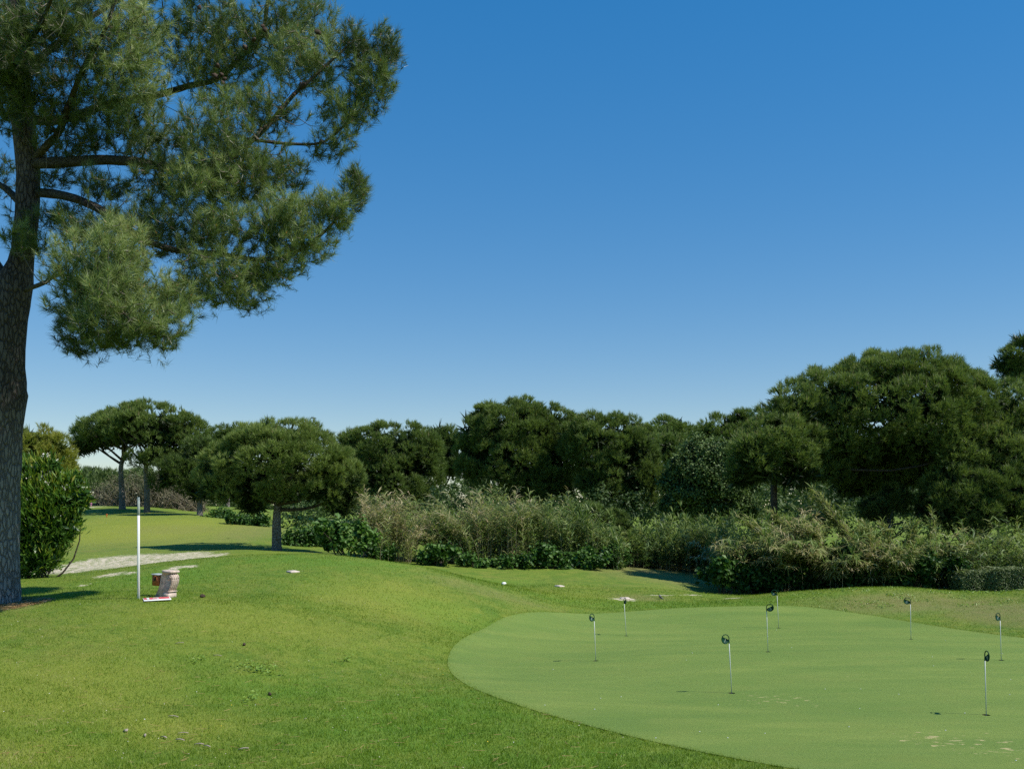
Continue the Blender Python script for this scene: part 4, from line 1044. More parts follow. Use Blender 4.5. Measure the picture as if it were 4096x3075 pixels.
cane_clump("cane_clump", "arching canes with a tall leaning spray in the overhanging thicket", 3140, 3400, 36.5, 39.5, 290, lin((3130,2070),(3170,2020),(3230,1900),(3275,1960),(3320,2090),(3400,2110)), 36, .46, .038, (.28, .8), (-.35, -.6), .8, low=.68, sprig=1, drop=66, sprays=[(3420,2190,3235,1950,36.2,26),(3300,2200,3190,2090,35.8,12)])
cane_clump("cane_clump", "sunlit arching canes in the middle of the overhanging thicket", 3330, 3600, 35.8, 38.5, 290, lin((3330,2100),(3420,2100),(3500,2080),(3620,2090)), 36, .46, .038, (.32, .8), (-.15, -.65), .8, low=.68, sprig=1, drop=66, sprays=[(3440,2190,3440,2090,35.4,8),(3500,2200,3470,2100,35,8)])
cane_clump("cane_clump", "canes with fresh spiky tips at the right of the overhanging thicket", 3560, 3770, 35.5, 38, 200, lin((3560,2095),(3650,2060),(3720,2070),(3780,2120)), 34, .46, .038, (.25, .7), (.05, -.5), .55, low=.62, sprig=1, drop=66, sprays=[(3640,2200,3660,2060,35.2,8),(3720,2180,3730,2040,35.2,7),(3560,2200,3540,2080,35.4,7)])
cane_clump("cane_clump", "shaded canes above the clipped hedge", 3830, 4160, 35, 38, 200, lin((3780,2120),(3900,2110),(4000,2090),(4160,2060)), 30, .48, .040, (.1, .5), (0, -.1), .4, low=.1)
BG = "leafy bushes and vines at the feet of the canes"
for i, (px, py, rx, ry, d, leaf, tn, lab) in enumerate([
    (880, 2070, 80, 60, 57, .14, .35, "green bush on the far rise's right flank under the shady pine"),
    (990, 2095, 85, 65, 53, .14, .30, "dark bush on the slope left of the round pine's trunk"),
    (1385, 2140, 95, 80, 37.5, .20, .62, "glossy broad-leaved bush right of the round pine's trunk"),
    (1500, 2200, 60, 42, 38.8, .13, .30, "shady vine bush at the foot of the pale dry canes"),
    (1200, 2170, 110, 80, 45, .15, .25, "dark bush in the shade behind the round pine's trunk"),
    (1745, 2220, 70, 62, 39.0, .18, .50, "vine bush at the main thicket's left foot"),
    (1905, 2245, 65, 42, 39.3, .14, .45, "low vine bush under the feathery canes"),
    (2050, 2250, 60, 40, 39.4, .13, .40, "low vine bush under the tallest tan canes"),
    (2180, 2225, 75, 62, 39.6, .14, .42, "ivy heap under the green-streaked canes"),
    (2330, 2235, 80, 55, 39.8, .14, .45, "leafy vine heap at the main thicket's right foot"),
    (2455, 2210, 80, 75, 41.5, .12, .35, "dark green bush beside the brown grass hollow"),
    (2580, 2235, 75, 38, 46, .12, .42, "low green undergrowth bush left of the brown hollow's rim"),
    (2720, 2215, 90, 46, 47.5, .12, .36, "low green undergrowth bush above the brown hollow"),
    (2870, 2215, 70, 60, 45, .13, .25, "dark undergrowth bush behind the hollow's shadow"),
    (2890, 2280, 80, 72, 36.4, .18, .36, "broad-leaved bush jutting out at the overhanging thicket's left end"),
    (3010, 2280, 105, 95, 37.0, .14, .10, "shaded vine bush under the left canes of the overhanging thicket"),  # low tints from here on: shade under the overhang put into the colour
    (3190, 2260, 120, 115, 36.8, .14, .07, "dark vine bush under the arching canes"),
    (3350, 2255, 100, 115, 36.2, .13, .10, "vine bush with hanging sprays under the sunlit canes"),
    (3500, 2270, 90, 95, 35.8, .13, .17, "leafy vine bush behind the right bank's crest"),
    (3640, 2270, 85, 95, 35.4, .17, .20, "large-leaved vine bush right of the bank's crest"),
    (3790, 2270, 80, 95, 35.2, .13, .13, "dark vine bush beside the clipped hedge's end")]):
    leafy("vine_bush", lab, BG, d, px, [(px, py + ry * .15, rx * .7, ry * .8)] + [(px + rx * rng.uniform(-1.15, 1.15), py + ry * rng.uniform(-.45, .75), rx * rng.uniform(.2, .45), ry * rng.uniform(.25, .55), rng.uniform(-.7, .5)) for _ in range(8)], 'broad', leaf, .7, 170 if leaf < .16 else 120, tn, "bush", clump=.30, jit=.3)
# shaded undergrowth that closes the wood behind the canes
ug = Fol()
for px in list(range(1180, 3080, 75)) + list(range(3250, 4500, 80)):
    d = rng.uniform(50, 57) if px > 3000 else rng.uniform(54, 68)
    ry = rng.uniform(100, 160); cy = (2050 if px > 3200 else 2070 if px > 2350 else 2105) + rng.uniform(-20, 20)
    if 1580 < px < 1690: continue
    W = lobes_world([(px, cy, 75, ry), (px + 30, cy - 40, 60, ry * .8)], d, .8)
    C, Dn = shell_points(W, 24, -.9); C = C - Dn * rng.uniform(0, .5, (len(C), 1))
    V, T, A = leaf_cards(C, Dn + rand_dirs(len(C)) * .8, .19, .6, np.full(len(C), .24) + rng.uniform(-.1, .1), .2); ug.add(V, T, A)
for px, cy, rx, ry, d in ((3150, 2120, 90, 70, 44), (3260, 2110, 90, 80, 44), (3380, 1990, 110, 110, 60), (3480, 1960, 110, 110, 58), (3580, 1960, 110, 110, 56), (3680, 1950, 110, 120, 55), (3300, 2030, 80, 90, 58), (1250, 2060, 70, 90, 60), (1150, 2090, 60, 60, 60), (1420, 2050, 80, 80, 58), (1740, 2060, 60, 120, 56)):
    W = lobes_world([(px, cy, rx, ry), (px + 30, cy - 30, rx * .7, ry * .8)], d, .8)
    C, Dn = shell_points(W, 26, -.9); C = C - Dn * rng.uniform(0, .5, (len(C), 1))
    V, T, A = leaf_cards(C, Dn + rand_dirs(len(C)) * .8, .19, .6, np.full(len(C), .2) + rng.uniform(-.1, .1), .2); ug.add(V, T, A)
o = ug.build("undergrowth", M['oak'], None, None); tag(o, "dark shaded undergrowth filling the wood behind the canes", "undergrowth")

def hedge():
    n = 26000; d = 33.5
    x0 = (3850 - CX) / F * d; x1 = x0 + 7.5
    u = rng.random((n, 3)); face = rng.random(n)
    X = x0 + (x1 - x0) * u[:, 0]; Y = d + 1.1 * u[:, 1]; Zr = u[:, 2]
    Zr = np.where(face < .4, 1 - .06 * rng.random(n), Zr); Y = np.where((face >= .4) & (face < .85), d + .12 * rng.random(n) ** 2, Y); X = np.where(face >= .97, x0 + .1 * rng.random(n), X)
    bump = 0.05 * np.sin(X * 3.1) + 0.04 * np.sin(X * 7.7 + 1)
    gz_ = H(X, Y); Zt = np.maximum(0.80 - gz_, .3) + bump + 0.03 * np.clip((X - x0 - .6), 0, 2) - .25 * np.clip(1 - (X - x0) / .35, 0, 1)
    C = np.stack([X, Y - bump * .8, gz_ + Zr * Zt], 1)
    Nn = np.where((face < .4)[:, None], [0, 0, 1.], [0, -1., .2]) + rand_dirs(n) * .8
    root_p = np.array([(x0 + x1) / 2, d + .5, h1((x0 + x1) / 2, d + .5)])
    root = empty("clipped_hedge", tuple(root_p)); tag(root, "low clipped hedge with silvery sunlit leaves at the right edge", "hedge")
    fo = Fol(); V, T, A = leaf_cards(C, Nn, .06, .6, np.where(face < .4, .6, .42) + rng.uniform(-.1, .1, n), .35); fo.add(V, T, A)  # leaves on top tinted lighter, the sunlit top put into the colour
    q = 9000; X = rng.uniform(x0 + .1, x1, q); Y = d + rng.uniform(.12, 1.0, q); hq = H(X, Y); Zq = hq + np.maximum(.70 - hq, .2) * rng.random(q)
    V, T, A = leaf_cards(np.stack([X, Y, Zq], 1), rand_dirs(q), .14, .8, np.full(q, .1), .1); fo.add(V, T, A)  # dark inner leaves, the hedge's interior shade put into their tint
    fo.build("foliage", M['hedge'], root, root_p)
    tb = MB()
    for i in range(40):
        x = x0 + .2 + (x1 - x0 - .3) * rng.random(); y = d + .3 + .5 * rng.random(); z = h1(x, y)
        tb.tube(np.array([[x, y, z - .05], [x + rng.normal(0, .06), y, z + .35], [x + rng.normal(0, .15), y + rng.normal(0, .1), z + .65]]), [.02, .015, .006], 5, cap=False)
    tb.build("stems", M['branch'], root, origin=root_p, kind="stuff")
hedge()

# ------------------------------------------------------------------ pins on the putting green
def text_mesh(ch, size):
    cu = bpy.data.curves.new("t", 'FONT'); cu.body = ch; cu.size = size; cu.align_x = 'CENTER'; cu.align_y = 'CENTER'; cu.resolution_u = 3; cu.offset = 0.002
    ob = bpy.data.objects.new("t", cu); col.objects.link(ob)
    dgp = bpy.context.evaluated_depsgraph_get(); ev = ob.evaluated_get(dgp); me = ev.to_mesh(); me.calc_loop_triangles()
    V = np.array([v.co[:] for v in me.vertices]); T = np.array([t.vertices[:] for t in me.loop_triangles])
    ev.to_mesh_clear(); bpy.data.objects.remove(ob); bpy.data.curves.remove(cu)
    return V, T
for (bx, by, ty, tx, yaw, num, lab), (cx, cy) in zip(PINS, cups):
    z = h1(cx, cy); k = cy / F
    Ht = (by - ty) * k; Rm = 0.076; leanx = (tx - bx) * k / Ht * 0.9
    root = empty("putting_pin", (cx, cy, z)); root.rotation_euler = (0, math.atan(leanx), 0)
    tag(root, lab, "golf pin", "numbered pins on the putting green")
    hp = Ht - 2 * Rm + 0.012
    mb = MB(); mb.tube(np.array([[0, 0, -0.095], [0, 0, hp * .5], [0, 0, hp]]), [.0065, .0065, .0062], 10); mb.build("rod", M['pin'], root, smooth=True)
    a = R(yaw) + math.atan2(cx, cy); Rz = rotz(-a)
    c0 = np.array([Rm * .88, 0, Ht - Rm])
    # ring with a short neck running down onto the rod
    th = np.linspace(0, 2 * math.pi, 33)
    mb = MB()
    mb.tube(np.stack([c0[0] + (Rm - .006) * np.cos(th), 0 * th, c0[2] + (Rm - .006) * np.sin(th)], 1) @ Rz.T, .0072, 8, cap=False)
    mb.tube(np.array([[c0[0] - Rm + .006, 0, c0[2]], [.001, 0, c0[2] - Rm * .5], [0, 0, c0[2] - Rm * .9], [0, 0, hp - .008]]) @ Rz.T, [.007, .0085, .0095, .0095], 8)
    ringo = mb.build("marker_ring", M['pin_green'], root, smooth=True)
    tl = R(27); chord = .012
    aa = np.linspace(math.pi + math.asin(chord / Rm), 2 * math.pi - math.asin(chord / Rm), 24)
    rr_ = Rm - .004
    aa = np.linspace(math.pi - math.asin(chord / rr_), 2 * math.pi + math.asin(chord / rr_), 26)
    poly = [(rr_ * math.cos(t + tl) + c0[0], rr_ * math.sin(t + tl) + c0[2]) for t in aa]
    mb = MB(); mb.prism(poly, -.0025, .0025); mb.V = [v @ Rz.T for v in mb.V]
    plate = mb.build("marker_plate", M['pin_green'], root)
    V, T = text_mesh(num, .068)
    for s in (1, -1):
        X = V[:, 0] * s; Y = V[:, 1] - .028
        # the back shows the figure too, upright along its own chord
        xr = X * math.cos(tl) - Y * math.sin(tl); zr = X * math.sin(tl) + Y * math.cos(tl)
        pts = np.stack([xr + c0[0], np.full(len(X), -.0032 * s), zr + c0[2]], 1) @ Rz.T
        mesh("number", pts, T, M['number'], plate)

# ------------------------------------------------------------------ post, stone corbel, bin, fallen sign
pb = GP(552, 2396)
root = empty("white_post", tuple(pb)); tag(root, "tall slim white post standing alone on the lawn", "post")
kk = pb[1] / F; hp = 405 * kk
mb = MB(); mb.box((.01, 0, hp * .41), (.050, .044, hp * .82 + .02), rotz(R(24)), bevel=.006); mb.build("shaft", M['white'], root)
mb = MB(); mb.box((.012, 0, hp * .82 + .01 + hp * .09), (.048, .042, hp * .18), rotz(R(24)), bevel=.006); mb.build("shaded_top", plain_mat("shade_grey_paint", (.52, .55, .51), .7, .2, 6.0, c2=(.34, .38, .35)), root)["label"] = "top of the post, its shade painted in grey"  # grey end piece: the pine crown's shade put into the colour

def corbel():
    b = GP(672, 2388); k = b[1] / F; S = 108 * k / .56
    root = empty("stone_corbel", tuple(b)); root.rotation_euler = (0, R(2), R(-24)); root.scale = (S * 1.25, S * 1.3, S)
    tag(root, "scrolled carved stone corbel standing upright on the lawn", "stone corbel")
    # side profile: x forward (the fluted front), z up
    pts = [(-.20, 0), (-.17, .07), (-.13, .16), (-.10, .28), (-.085, .40), (-.07, .47), (-.03, .50), (.07, .50), (.115, .475), (.145, .43), (.15, .37), (.14, .30), (.115, .22), (.09, .15), (.085, .10), (.085, 0)]
    sp = spline(np.array([(x, 0, z) for x, z in pts]), 60); poly = [(p[0], p[2]) for p in sp]
    mb = MB(); mb.prism([(x, z) for x, z in poly[::-1]], -.085, .085); body = mb.build("body", M['stone'], root)
    mb = MB(); mb.box((.045, 0, .530), (.20, .205, .055), bevel=.010); mb.build("top_slab", M['stone'], root)
    mb = MB(); mb.box((.035, 0, .035), (.13, .19, .13), bevel=.012); mb.build("foot_block", M['stone'], root)
    mb = MB(); mb.box((.09, 0, .125), (.05, .185, .018), bevel=.004); mb.build("band", M['stone'], root)
    front = sp[int(60 * .50):int(60 * .86)]
    for y in (-.062, -.021, .021, .062):
        mb = MB(); p = front.copy(); p[:, 1] = y; mb.tube(p, .0115, 8); mb.build("rib", M['stone'], root, smooth=True)
    for y in (-.086, .086):       # scroll eye on each flank
        t = np.linspace(0, 4.2 * math.pi, 50); r = .05 * (1 - t / (4.9 * math.pi))
        mb = MB(); mb.tube(np.stack([.075 + r * np.cos(t), np.full(50, y), .405 + r * np.sin(t)], 1), .009, 6); mb.build("scroll", M['stone'], root, smooth=True)
    # bin hung on its back
    root2 = empty("hanging_box", tuple(b)); root2.rotation_euler = (0, R(2), R(-24)); root2.scale = (S * 1.25, S * 1.25, S)
    tag(root2, "rusty orange box with grey lid hung on the stone corbel's back", "box")
    mb = MB(); mb.box((-.195, -.02, .335), (.15, .15, .22), bevel=.01); mb.build("body", M['rust'], root2)
    mb = MB(); mb.box((-.195, -.02, .455), (.185, .18, .03), bevel=.012); mb.build("lid", M['lid'], root2)
    mb = MB()
    mb.box((-.19, -.097, .385), (.035, .006, .06)); mb.box((-.205, -.098, .345), (.035, .006, .05)); mb.build("emblem", M['cup'], root2)
    mb = MB(); mb.box((-.10, 0, .40), (.07, .03, .03)); mb.build("bracket", M['lid'], root2)
corbel()

def sign():
    c = GP(628, 2399); k = c[1] / F
    root = empty("fallen_sign", (c[0], c[1], c[2] + .022)); root.rotation_euler = (R(3), R(-1.5), R(24))
    tag(root, "red and white sign panel lying on the grass before the corbel", "sign")
    w, h = .52, .40
    mb = MB(); mb.box((0, 0, 0), (w, h, .010), bevel=.002); mb.build("panel", M['white'], root)
    def flat(poly, z, name, mat):
        from mathutils.geometry import tessellate_polygon
        T = [list(t) for t in tessellate_polygon([[Vector((a, b, 0)) for a, b in poly]])]
        V = [[a, b, z] for a, b in poly]
        # wind upwards
        T = [t if np.cross(np.subtract(V[t[1]], V[t[0]]), np.subtract(V[t[2]], V[t[0]]))[2] > 0 else t[::-1] for t in T]
        mesh(name, V, T, mat, root)
    flat([(-.245, -.06), (.245, -.06), (.245, .185), (-.245, .185)], .0082, "red_field", M['red'])
    flat([(-.19, -.05), (-.145, -.05), (-.145, .175), (-.19, .175)], .0112, "white_stroke", M['white'])
    t = np.linspace(-2.4, 2.4, 20)
    arc = [(-.03 + .075 * math.cos(q), .06 + .085 * math.sin(q)) for q in t] + [(-.03 + .042 * math.cos(q), .06 + .05 * math.sin(q)) for q in t[::-1]]
    flat(arc, .0112, "white_stroke", M['white'])
sign()

# ------------------------------------------------------------------ small things on the grass
def ground_plate(px, py, w, dpt, rot, lab, mat='plate', name="ground_plate"):
    c = GP(px, py)
    o = empty(name, (c[0], c[1], c[2])); o.rotation_euler = (R(3), 0, rot); tag(o, lab, "ground plate", "pale plates set in the grass")
    mb = MB(); mb.box((0, 0, .008), (w * .85, dpt * .85, .045), bevel=.008); mb.build("slab", M[mat], o)
    mb = MB(); mb.box((0, 0, .033), (w * .6, dpt * .6, .010), bevel=.004); mb.build("raised_field", M['plate'], o)
ground_plate(1172, 2288, .30, .30, .7, "pale square plate in the grass on the lawn mound's slope")
ground_plate(2238, 2345, .29, .29, .78, "pale square plate on the tee lawn before the thicket")
ground_plate(2500, 2394, .34, .26, .1, "pale plate in bare soil behind the second pin from the left")
c = GP(2017, 2341)
mb = MB(); mb.tube(np.array([[-.07, 0, .05], [-.04, 0, .06], [.0, 0, .062], [.05, 0, .058], [.075, 0, .05]]), [.02, .05, .05, .034, .015], 10, rough=.1)
o = mb.build("white_marker", M['ball'], None, smooth=True); o.location = Vector(c); o.rotation_euler = (0, R(-12), R(20)); tag(o, "small white marker block on the tee lawn left of the pale plate", "tee marker")

def stake(px, py, d, mat, lab, name, s=1.0):
    b = GD(px, d); root = empty(name, tuple(b)); tag(root, lab, "stake")
    mb = MB(); mb.box((0, 0, .08 * s), (.05 * s, .05 * s, .22 * s), bevel=.006); mb.build("shaft", M[mat], root)
    mb = MB(); mb.box((0, 0, .21 * s), (.13 * s, .06 * s, .05 * s), bevel=.008); mb.build("head", M[mat], root)
stake(427, 2068, GP(427, 2068)[1], 'orange', "tiny orange stake on the far fairway below the pines", "course_stake", .75)
stake(364, 2032, 72, 'pink', "tiny pink marker on the sandy track", "track_marker", 1.1)

def bird_standing():
    c = GP(2643, 2397)
    sp_ = spline(np.array([[.115, 0, .012], [.06, 0, .045], [.0, 0, .085], [-.035, 0, .12], [-.048, 0, .152], [-.068, 0, .162], [-.095, 0, .156]]), 26)
    rad = np.interp(np.linspace(0, 1, 26), [0, .12, .3, .52, .66, .76, .86, .93, 1], [.008, .017, .036, .042, .03, .025, .026, .010, .003])
    mb = MB(); mb.tube(sp_, rad, 12)
    for y in (-.017, .017):
        mb.tube(np.array([[.0, y, .06], [-.005, y, .03], [0, y, .0]]), [.007, .0035, .003], 6); mb.tube(np.array([[.01, y, .003], [-.03, y, .003]]), [.003, .002], 5)
    o = mb.build("bird", M['bird'], None, smooth=True); o.location = Vector(c); o.rotation_euler = (0, 0, R(12)); o.scale = (.82, .82, .82)
    tag(o, "small grey bird standing on the grass beyond the green", "bird")
bird_standing()
def bird_flying():
    c = P(1253, 1671, 45)
    sp_ = np.array([[-.12, 0, 0], [-.10, 0, .003], [-.075, 0, .008], [-.04, 0, .004], [.02, 0, 0], [.08, 0, -.003], [.14, 0, -.004]])
    mb = MB(); mb.tube(sp_, [.002, .010, .021, .028, .027, .016, .005], 10)
    for s in (-1, 1):
        V = [[-.04, s * .015, .006], [.03, s * .015, .006], [-.01, s * .16, -.012], [.03, s * .15, -.012], [.08, s * .27, -.03], [-.04, s * .015, -.004], [.03, s * .015, -.004], [.0, s * .16, -.018], [.028, s * .15, -.018]]
        mb.add(V, [[0, 1, 3], [0, 3, 2], [2, 3, 4], [5, 8, 6], [5, 7, 8], [7, 4, 8], [0, 2, 7], [0, 7, 5], [1, 6, 8], [1, 8, 3], [2, 4, 7], [3, 8, 4]])
    o = mb.build("bird", M['bird_dark'], None); o.location = Vector(c); o.rotation_euler = (R(8), 0, R(15)); tag(o, "tiny dark bird gliding in the sky", "bird")
bird_flying()

# fallen cones
cm = MB(); th = np.linspace(0, 1, 9)
cm.tube(np.stack([(th - .5) * 0.12, 0 * th, 0 * th + .035], 1), 0.040 * np.sin(np.clip(th * 0.86 + 0.12, 0, 1) * math.pi) ** 0.7, 10, rough=0.35, seed=4)
first = None
for px, py, a, lab in ((811, 2390, .4, "dark fallen pine cone right of the stone corbel"), (977, 2582, 1.5, "fallen pine cone on the open lawn between mound and weeds"), (1078, 2783, 2.3, "fallen brown cone in the lawn below the leafy weeds")):
    c = GP(px, py)
    if first is None: o = first = cm.build("fallen_cone", M['cone'], None)
    else: o = first.copy(); col.objects.link(o)
    o.location = Vector(c); o.rotation_euler = (0, 0, a); s = .95 if px < 900 else .62; o.scale = (s, s, s)
    tag(o, lab, "pine cone", "cones fallen on the lawn")
# bark chips and sticks, positions from the photograph
chips = [(505,2929,60,.030,"widest pale bark chip, leftmost of the scattered chips"),(582,2946,70,.020,"tilted bark chip second from the left"),(655,2957,40,.018,"split bark chip in the middle of the scattered chips"),(733,2938,-15,.014,"whitest bark chip of the scattered chips"),(693,2871,-8,.010,"thin pale chip lying above the other chips"),(720,2967,5,.014,"dark-edged chip below the whitest chip"),(797,2983,8,.014,"greyish chip low on the lawn right of the dark-edged chip"),(975,3001,-8,.010,"thin pale chip farthest right near the picture's bottom"),(828,2994,30,.012,"small curled chip beside the greyish chip"),(718,2577,-8,.008,"thin grey stick on the lawn above the leafy weeds"),(870,2627,5,.008,"short pale stick left of the leafy weeds")]
for i, (px, py, a, w, lab) in enumerate(chips):
    c = GP(px, py); L_ = rng.uniform(.10, .14) if w > .009 else .14
    mb = MB(); t = np.linspace(-.5, .5, 5)
    V = []
    for q in t:
        ww = .75 * w * (1.15 - abs(q) * .9) * rng.uniform(.8, 1.15); zc = .020 + .010 * math.cos(q * 3)
        V += [[q * L_, -ww, zc - .004], [q * L_, ww, zc - .004], [q * L_, ww * .9, zc + .006], [q * L_, -ww * .9, zc + .006]]
    T = []
    for j in range(4):
        for e in range(4):
            p, n_ = j * 4 + e, j * 4 + (e + 1) % 4
            T += [[p, n_, n_ + 4], [p, n_ + 4, p + 4]]
    T += [[0, 2, 1], [0, 3, 2], [16, 17, 18], [16, 18, 19]]
    mb.add(V, T); o = mb.build("bark_chip", M['chip'], None); o.location = Vector(c); o.rotation_euler = (R(rng.uniform(-12, 12)), R(rng.uniform(-8, 8)), R(-a)); tag(o, lab, "bark chip", "chips strewn on the lawn")
# leafy weeds in the lawn
def weeds():
    for i, (px, py, w, n, lab) in enumerate([(1035, 2678, 95, 150, "largest patch of broad-leaved weeds in the open lawn"), (1385, 2640, 22, 20, "small bright weed rosette nearest the green's left rim"), (1010, 2795, 24, 24, "weed rosette below the largest weed patch"), (800, 2640, 30, 20, "low weed tuft left of the largest weed patch")]):
        c = GP(px, py); k = c[1] / F
        X = c[0] + rng.normal(0, w * k * .5, n); Y = c[1] + rng.normal(0, .16, n) - (X - c[0]) * .12
        C = np.stack([X, Y, H(X, Y) + rng.uniform(.03, .06, n)], 1)
        V, T, A = leaf_cards(C, rand_dirs(n) * .5 + [0, -.15, 1], .055, .7, np.full(n, .6), .4)
        o = mesh("broadleaf_weed", V, T, M['weed'], None, tint=A, origin=c); tag(o, lab, "weed", "weeds in the lawn", "stuff")
weeds()
# needles, pale flecks and tiny flowers caught in the lawn
def flecks():
    V, T, A = [], [], []; n = 650
    px = rng.uniform(-50, 2500, n); py = 2420 + (3100 - 2420) * rng.random(n) ** .8
    d = np.interp(py, [2420, 2550, 2700, 3075], [20, 17.6, 15.5, 10.6]); x = (px - CX) / F * d
    ok = ~in_poly(x, d, EDGE); x, d = x[ok], d[ok]; n = len(x); z = H(x, d) + .03
    kind = rng.random(n)
    L_ = np.where(kind < .68, rng.uniform(.05, .16, n), rng.uniform(.006, .013, n)); w = np.where(kind < .68, .0021, L_ * .5)
    a = rng.normal(0, 1.1, n) + np.where(kind < .68, 0, 1.5)
    dx = np.stack([np.cos(a), np.sin(a), rng.normal(0, .08, n)], 1) * L_[:, None] * .5; sd = np.stack([-np.sin(a), np.cos(a), np.full(n, .5)], 1) * w[:, None]
    c = np.stack([x, d, z], 1)
    V = np.stack([c - dx - sd, c + dx - sd, c + dx + sd, c - dx + sd], 1).reshape(-1, 3); i = np.arange(n)[:, None] * 4
    T = np.concatenate([i + [0, 1, 2], i + [0, 2, 3]])
    tn = np.where(kind < .45, .05, np.where(kind < .68, .4, np.where(kind < .9, .62, np.where(kind < .97, .85, .97))))
    o = mesh("lawn_litter", V, T, M['fleck'], None, tint=np.repeat(tn, 4)); tag(o, "brown pine needles and tiny pale petals scattered over the lawn", "litter", kind="stuff")
flecks()
def trunk_litter():
    c = GP(20, 2418); n = 2600
    r = 1.05 * rng.random(n) ** .6; a0 = rng.uniform(0, 6.28, n)
    x = c[0] - .2 + r * np.cos(a0) * 1.1; d = c[1] + r * np.sin(a0) - .1; L_ = rng.uniform(.05, .15, n); a = rng.uniform(0, 6.28, n)
    p = np.stack([x, d, H(x, d) + rng.uniform(.015, .04, n)], 1)
    dx = np.stack([np.cos(a), np.sin(a), rng.normal(0, .1, n)], 1) * L_[:, None] * .5; sd = np.stack([-np.sin(a), np.cos(a), np.full(n, .5)], 1) * .004
    V = np.stack([p - dx - sd, p + dx - sd, p + dx + sd, p - dx + sd], 1).reshape(-1, 3); i = np.arange(n)[:, None] * 4
    o = mesh("needle_litter", V, np.concatenate([i + [0, 1, 2], i + [0, 2, 3]]), M['fleck'], None, tint=np.repeat(rng.uniform(0, .5, n), 4)); tag(o, "brown needles lying round the foot of the big pine", "litter", kind="stuff")
trunk_litter()
gm = MB()   # pale crumbs on the green
for i in range(34):
    px, py = rng.uniform(1950, 4090), rng.uniform(2480, 3060); dd = CH * F / (py - HY); x = (px - CX) / F * dd
    if in_poly(np.array([x]), np.array([dd]), EDGE)[0]:
        gm.box((x, dd, h1(x, dd) + .008), (.012, .010, .008), rotz(i))
o = gm.build("green_crumbs", M['ball'], None); tag(o, "tiny pale crumbs scattered over the putting green", "crumbs", kind="stuff")

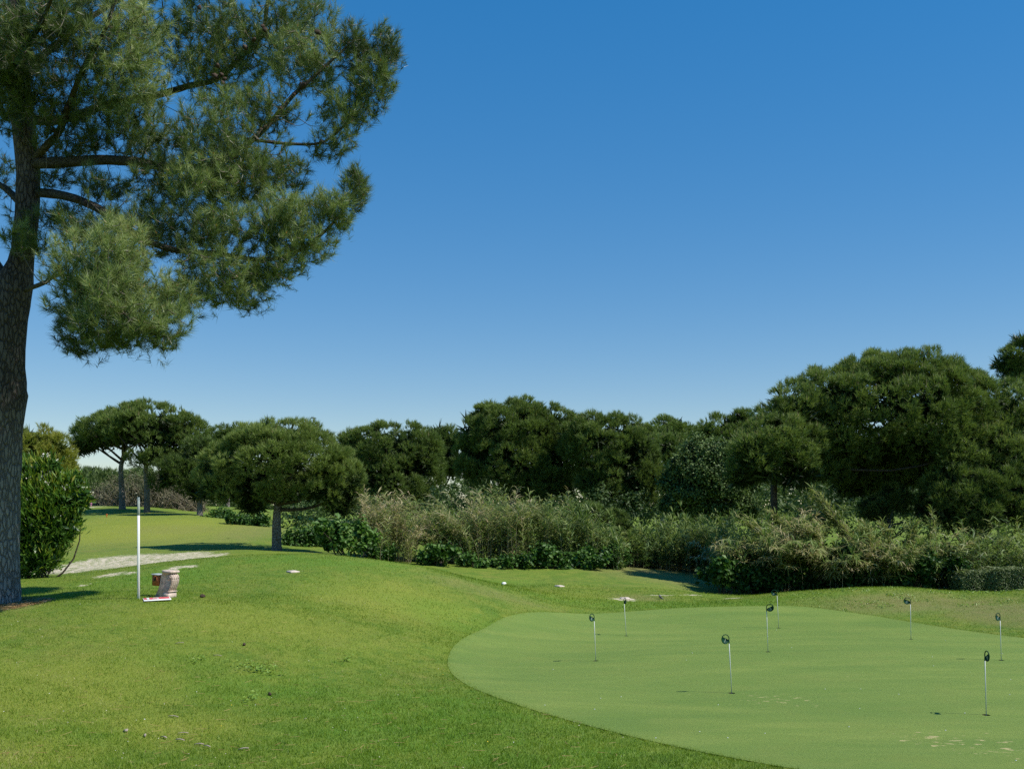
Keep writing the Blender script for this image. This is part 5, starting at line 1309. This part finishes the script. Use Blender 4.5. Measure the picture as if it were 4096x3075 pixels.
# ------------------------------------------------------------------ grass blades
def grass():
    fo = Fol()
    def patch(n, dmin, dmax, pxa, pxb, h, w, p=1.0, keep=None):
        u = rng.random(n); d = (dmin ** (1 - p) + u * (dmax ** (1 - p) - dmin ** (1 - p))) ** (1 / (1 - p)) if p != 1 else dmin * (dmax / dmin) ** u
        px = rng.uniform(pxa, pxb, n); x = (px - CX) / F * d
        ng = (x > -4) & (d < 32)
        ok = np.ones(n, bool); ok[ng] = ~in_poly(x[ng], d[ng], EDGE)
        if keep is not None: ok &= keep(x, d)
        x, d = x[ok], d[ok]; n = len(x); z = H(x, d)
        ix = np.clip(np.searchsorted(gx, x), 0, nx - 1); iy = np.clip(np.searchsorted(gy, d), 0, ny - 1); q = iy * nx + ix
        sn, dr, ye, lu = A_sand[q], A_dry[q], A_yel[q], A_lush[q]
        ok = rng.random(n) > sn * 1.1
        x, d, z, dr, ye, lu = x[ok], d[ok], z[ok], dr[ok], ye[ok], lu[ok]; n = len(x)
        hh = h * rng.uniform(.5, 1.25, n) * (1 + .35 * lu - .3 * dr); a = rng.uniform(0, 6.28, n)
        wv = np.sin(x * 1.9 + np.sin(d * 1.3) * 2) * np.sin(d * 1.6 + np.sin(x * 1.1) * 2)
        w2 = np.sin(x * 5.3 + 2.1 * np.sin(d * 2.7 + x)) * np.sin(d * 4.7 + 1.7 * np.sin(x * 3.1)) + .6 * np.sin(x * 11.7 + 2 * np.sin(d * 6.1)) * np.sin(d * 9.7 + 2 * np.sin(x * 7.9))
        wv = wv + .75 * w2; hh = hh * np.clip(1 - .22 * w2, .5, 1.5)
        tn = np.clip(.49 + .30 * wv * .6 + .30 * ye - .13 * lu + .35 * dr + rng.normal(0, .16, n), 0, 1)
        b = np.stack([x, d, z - .004], 1); s = np.stack([np.cos(a), np.sin(a), 0 * a], 1) * (w * .5)
        tip = b + np.stack([rng.normal(0, .45, n) * hh, rng.normal(0, .45, n) * hh, hh], 1)
        V = np.stack([b - s, b + s, tip], 1).reshape(-1, 3); fo.add(V, np.arange(len(V)).reshape(-1, 3), np.repeat(tn, 3))
    patch(230000, 9.6, 22, -150, 3300, .036, .0078, 1.0, keep=lambda x, d: d < 24)
    patch(95000, 20, 33, -150, 4250, .036, .0125)
    patch(30000, 28, 34, 1700, 4250, .05, .012)
    n = 22000; j = rng.integers(0, len(EDGE), n); f = rng.random((n, 1))
    p = EDGE[j] * (1 - f) + EDGE[(j + 1) % len(EDGE)] * f + rng.normal(0, .07, (n, 2)) + .02 * np.sin(j * 1.7)[:, None]
    hh = rng.uniform(.008, .026, n); b = np.c_[p, H(p[:, 0], p[:, 1]) - .002]; a = rng.uniform(0, 6.28, n)
    s_ = np.stack([np.cos(a), np.sin(a), 0 * a], 1) * .0035
    tip = b + np.stack([rng.normal(0, .4, n) * hh, rng.normal(0, .4, n) * hh, hh], 1)
    V = np.stack([b - s_, b + s_, tip], 1).reshape(-1, 3); fo.add(V, np.arange(len(V)).reshape(-1, 3), np.repeat(np.clip(.62 + rng.normal(0, .16, n), 0, 1), 3))
    o = fo.build("grass", M['grass'], None, None); tag(o, "short mown grass blades covering the lawn and fringe", "grass")
    TRI[0] += sum(len(t) for t in fo.T)
grass()
def bank_weeds():   # scattered low plants on the dry bank behind the green
    n = 900; px = rng.uniform(3150, 4150, n); py = rng.uniform(2360, 2450, n)
    d = rng.uniform(27.5, 31, n); x = (px - CX) / F * d; ok = ~in_poly(x, d, EDGE); x, d = x[ok], d[ok]; n = len(x)
    cl = np.sin(x * 2.3) * np.sin(d * 2.9 + x) > .2; x, d = x[cl], d[cl]; n = len(x)
    x = np.repeat(x, 4) + rng.normal(0, .05, n * 4); d = np.repeat(d, 4) + rng.normal(0, .05, n * 4)
    C = np.stack([x, d, H(x, d) + rng.uniform(.01, .06, len(x))], 1)
    V, T, A = leaf_cards(C, rand_dirs(len(C)) + [0, -.4, 1], .05, .6, np.full(len(C), .7), .5)
    o = mesh("bank_weeds", V, T, M['weed'], None, tint=A); tag(o, "low leafy weeds dotted over the dry bank behind the green", "weeds", kind="stuff")
bank_weeds()
print("TRIS", TRI[0])
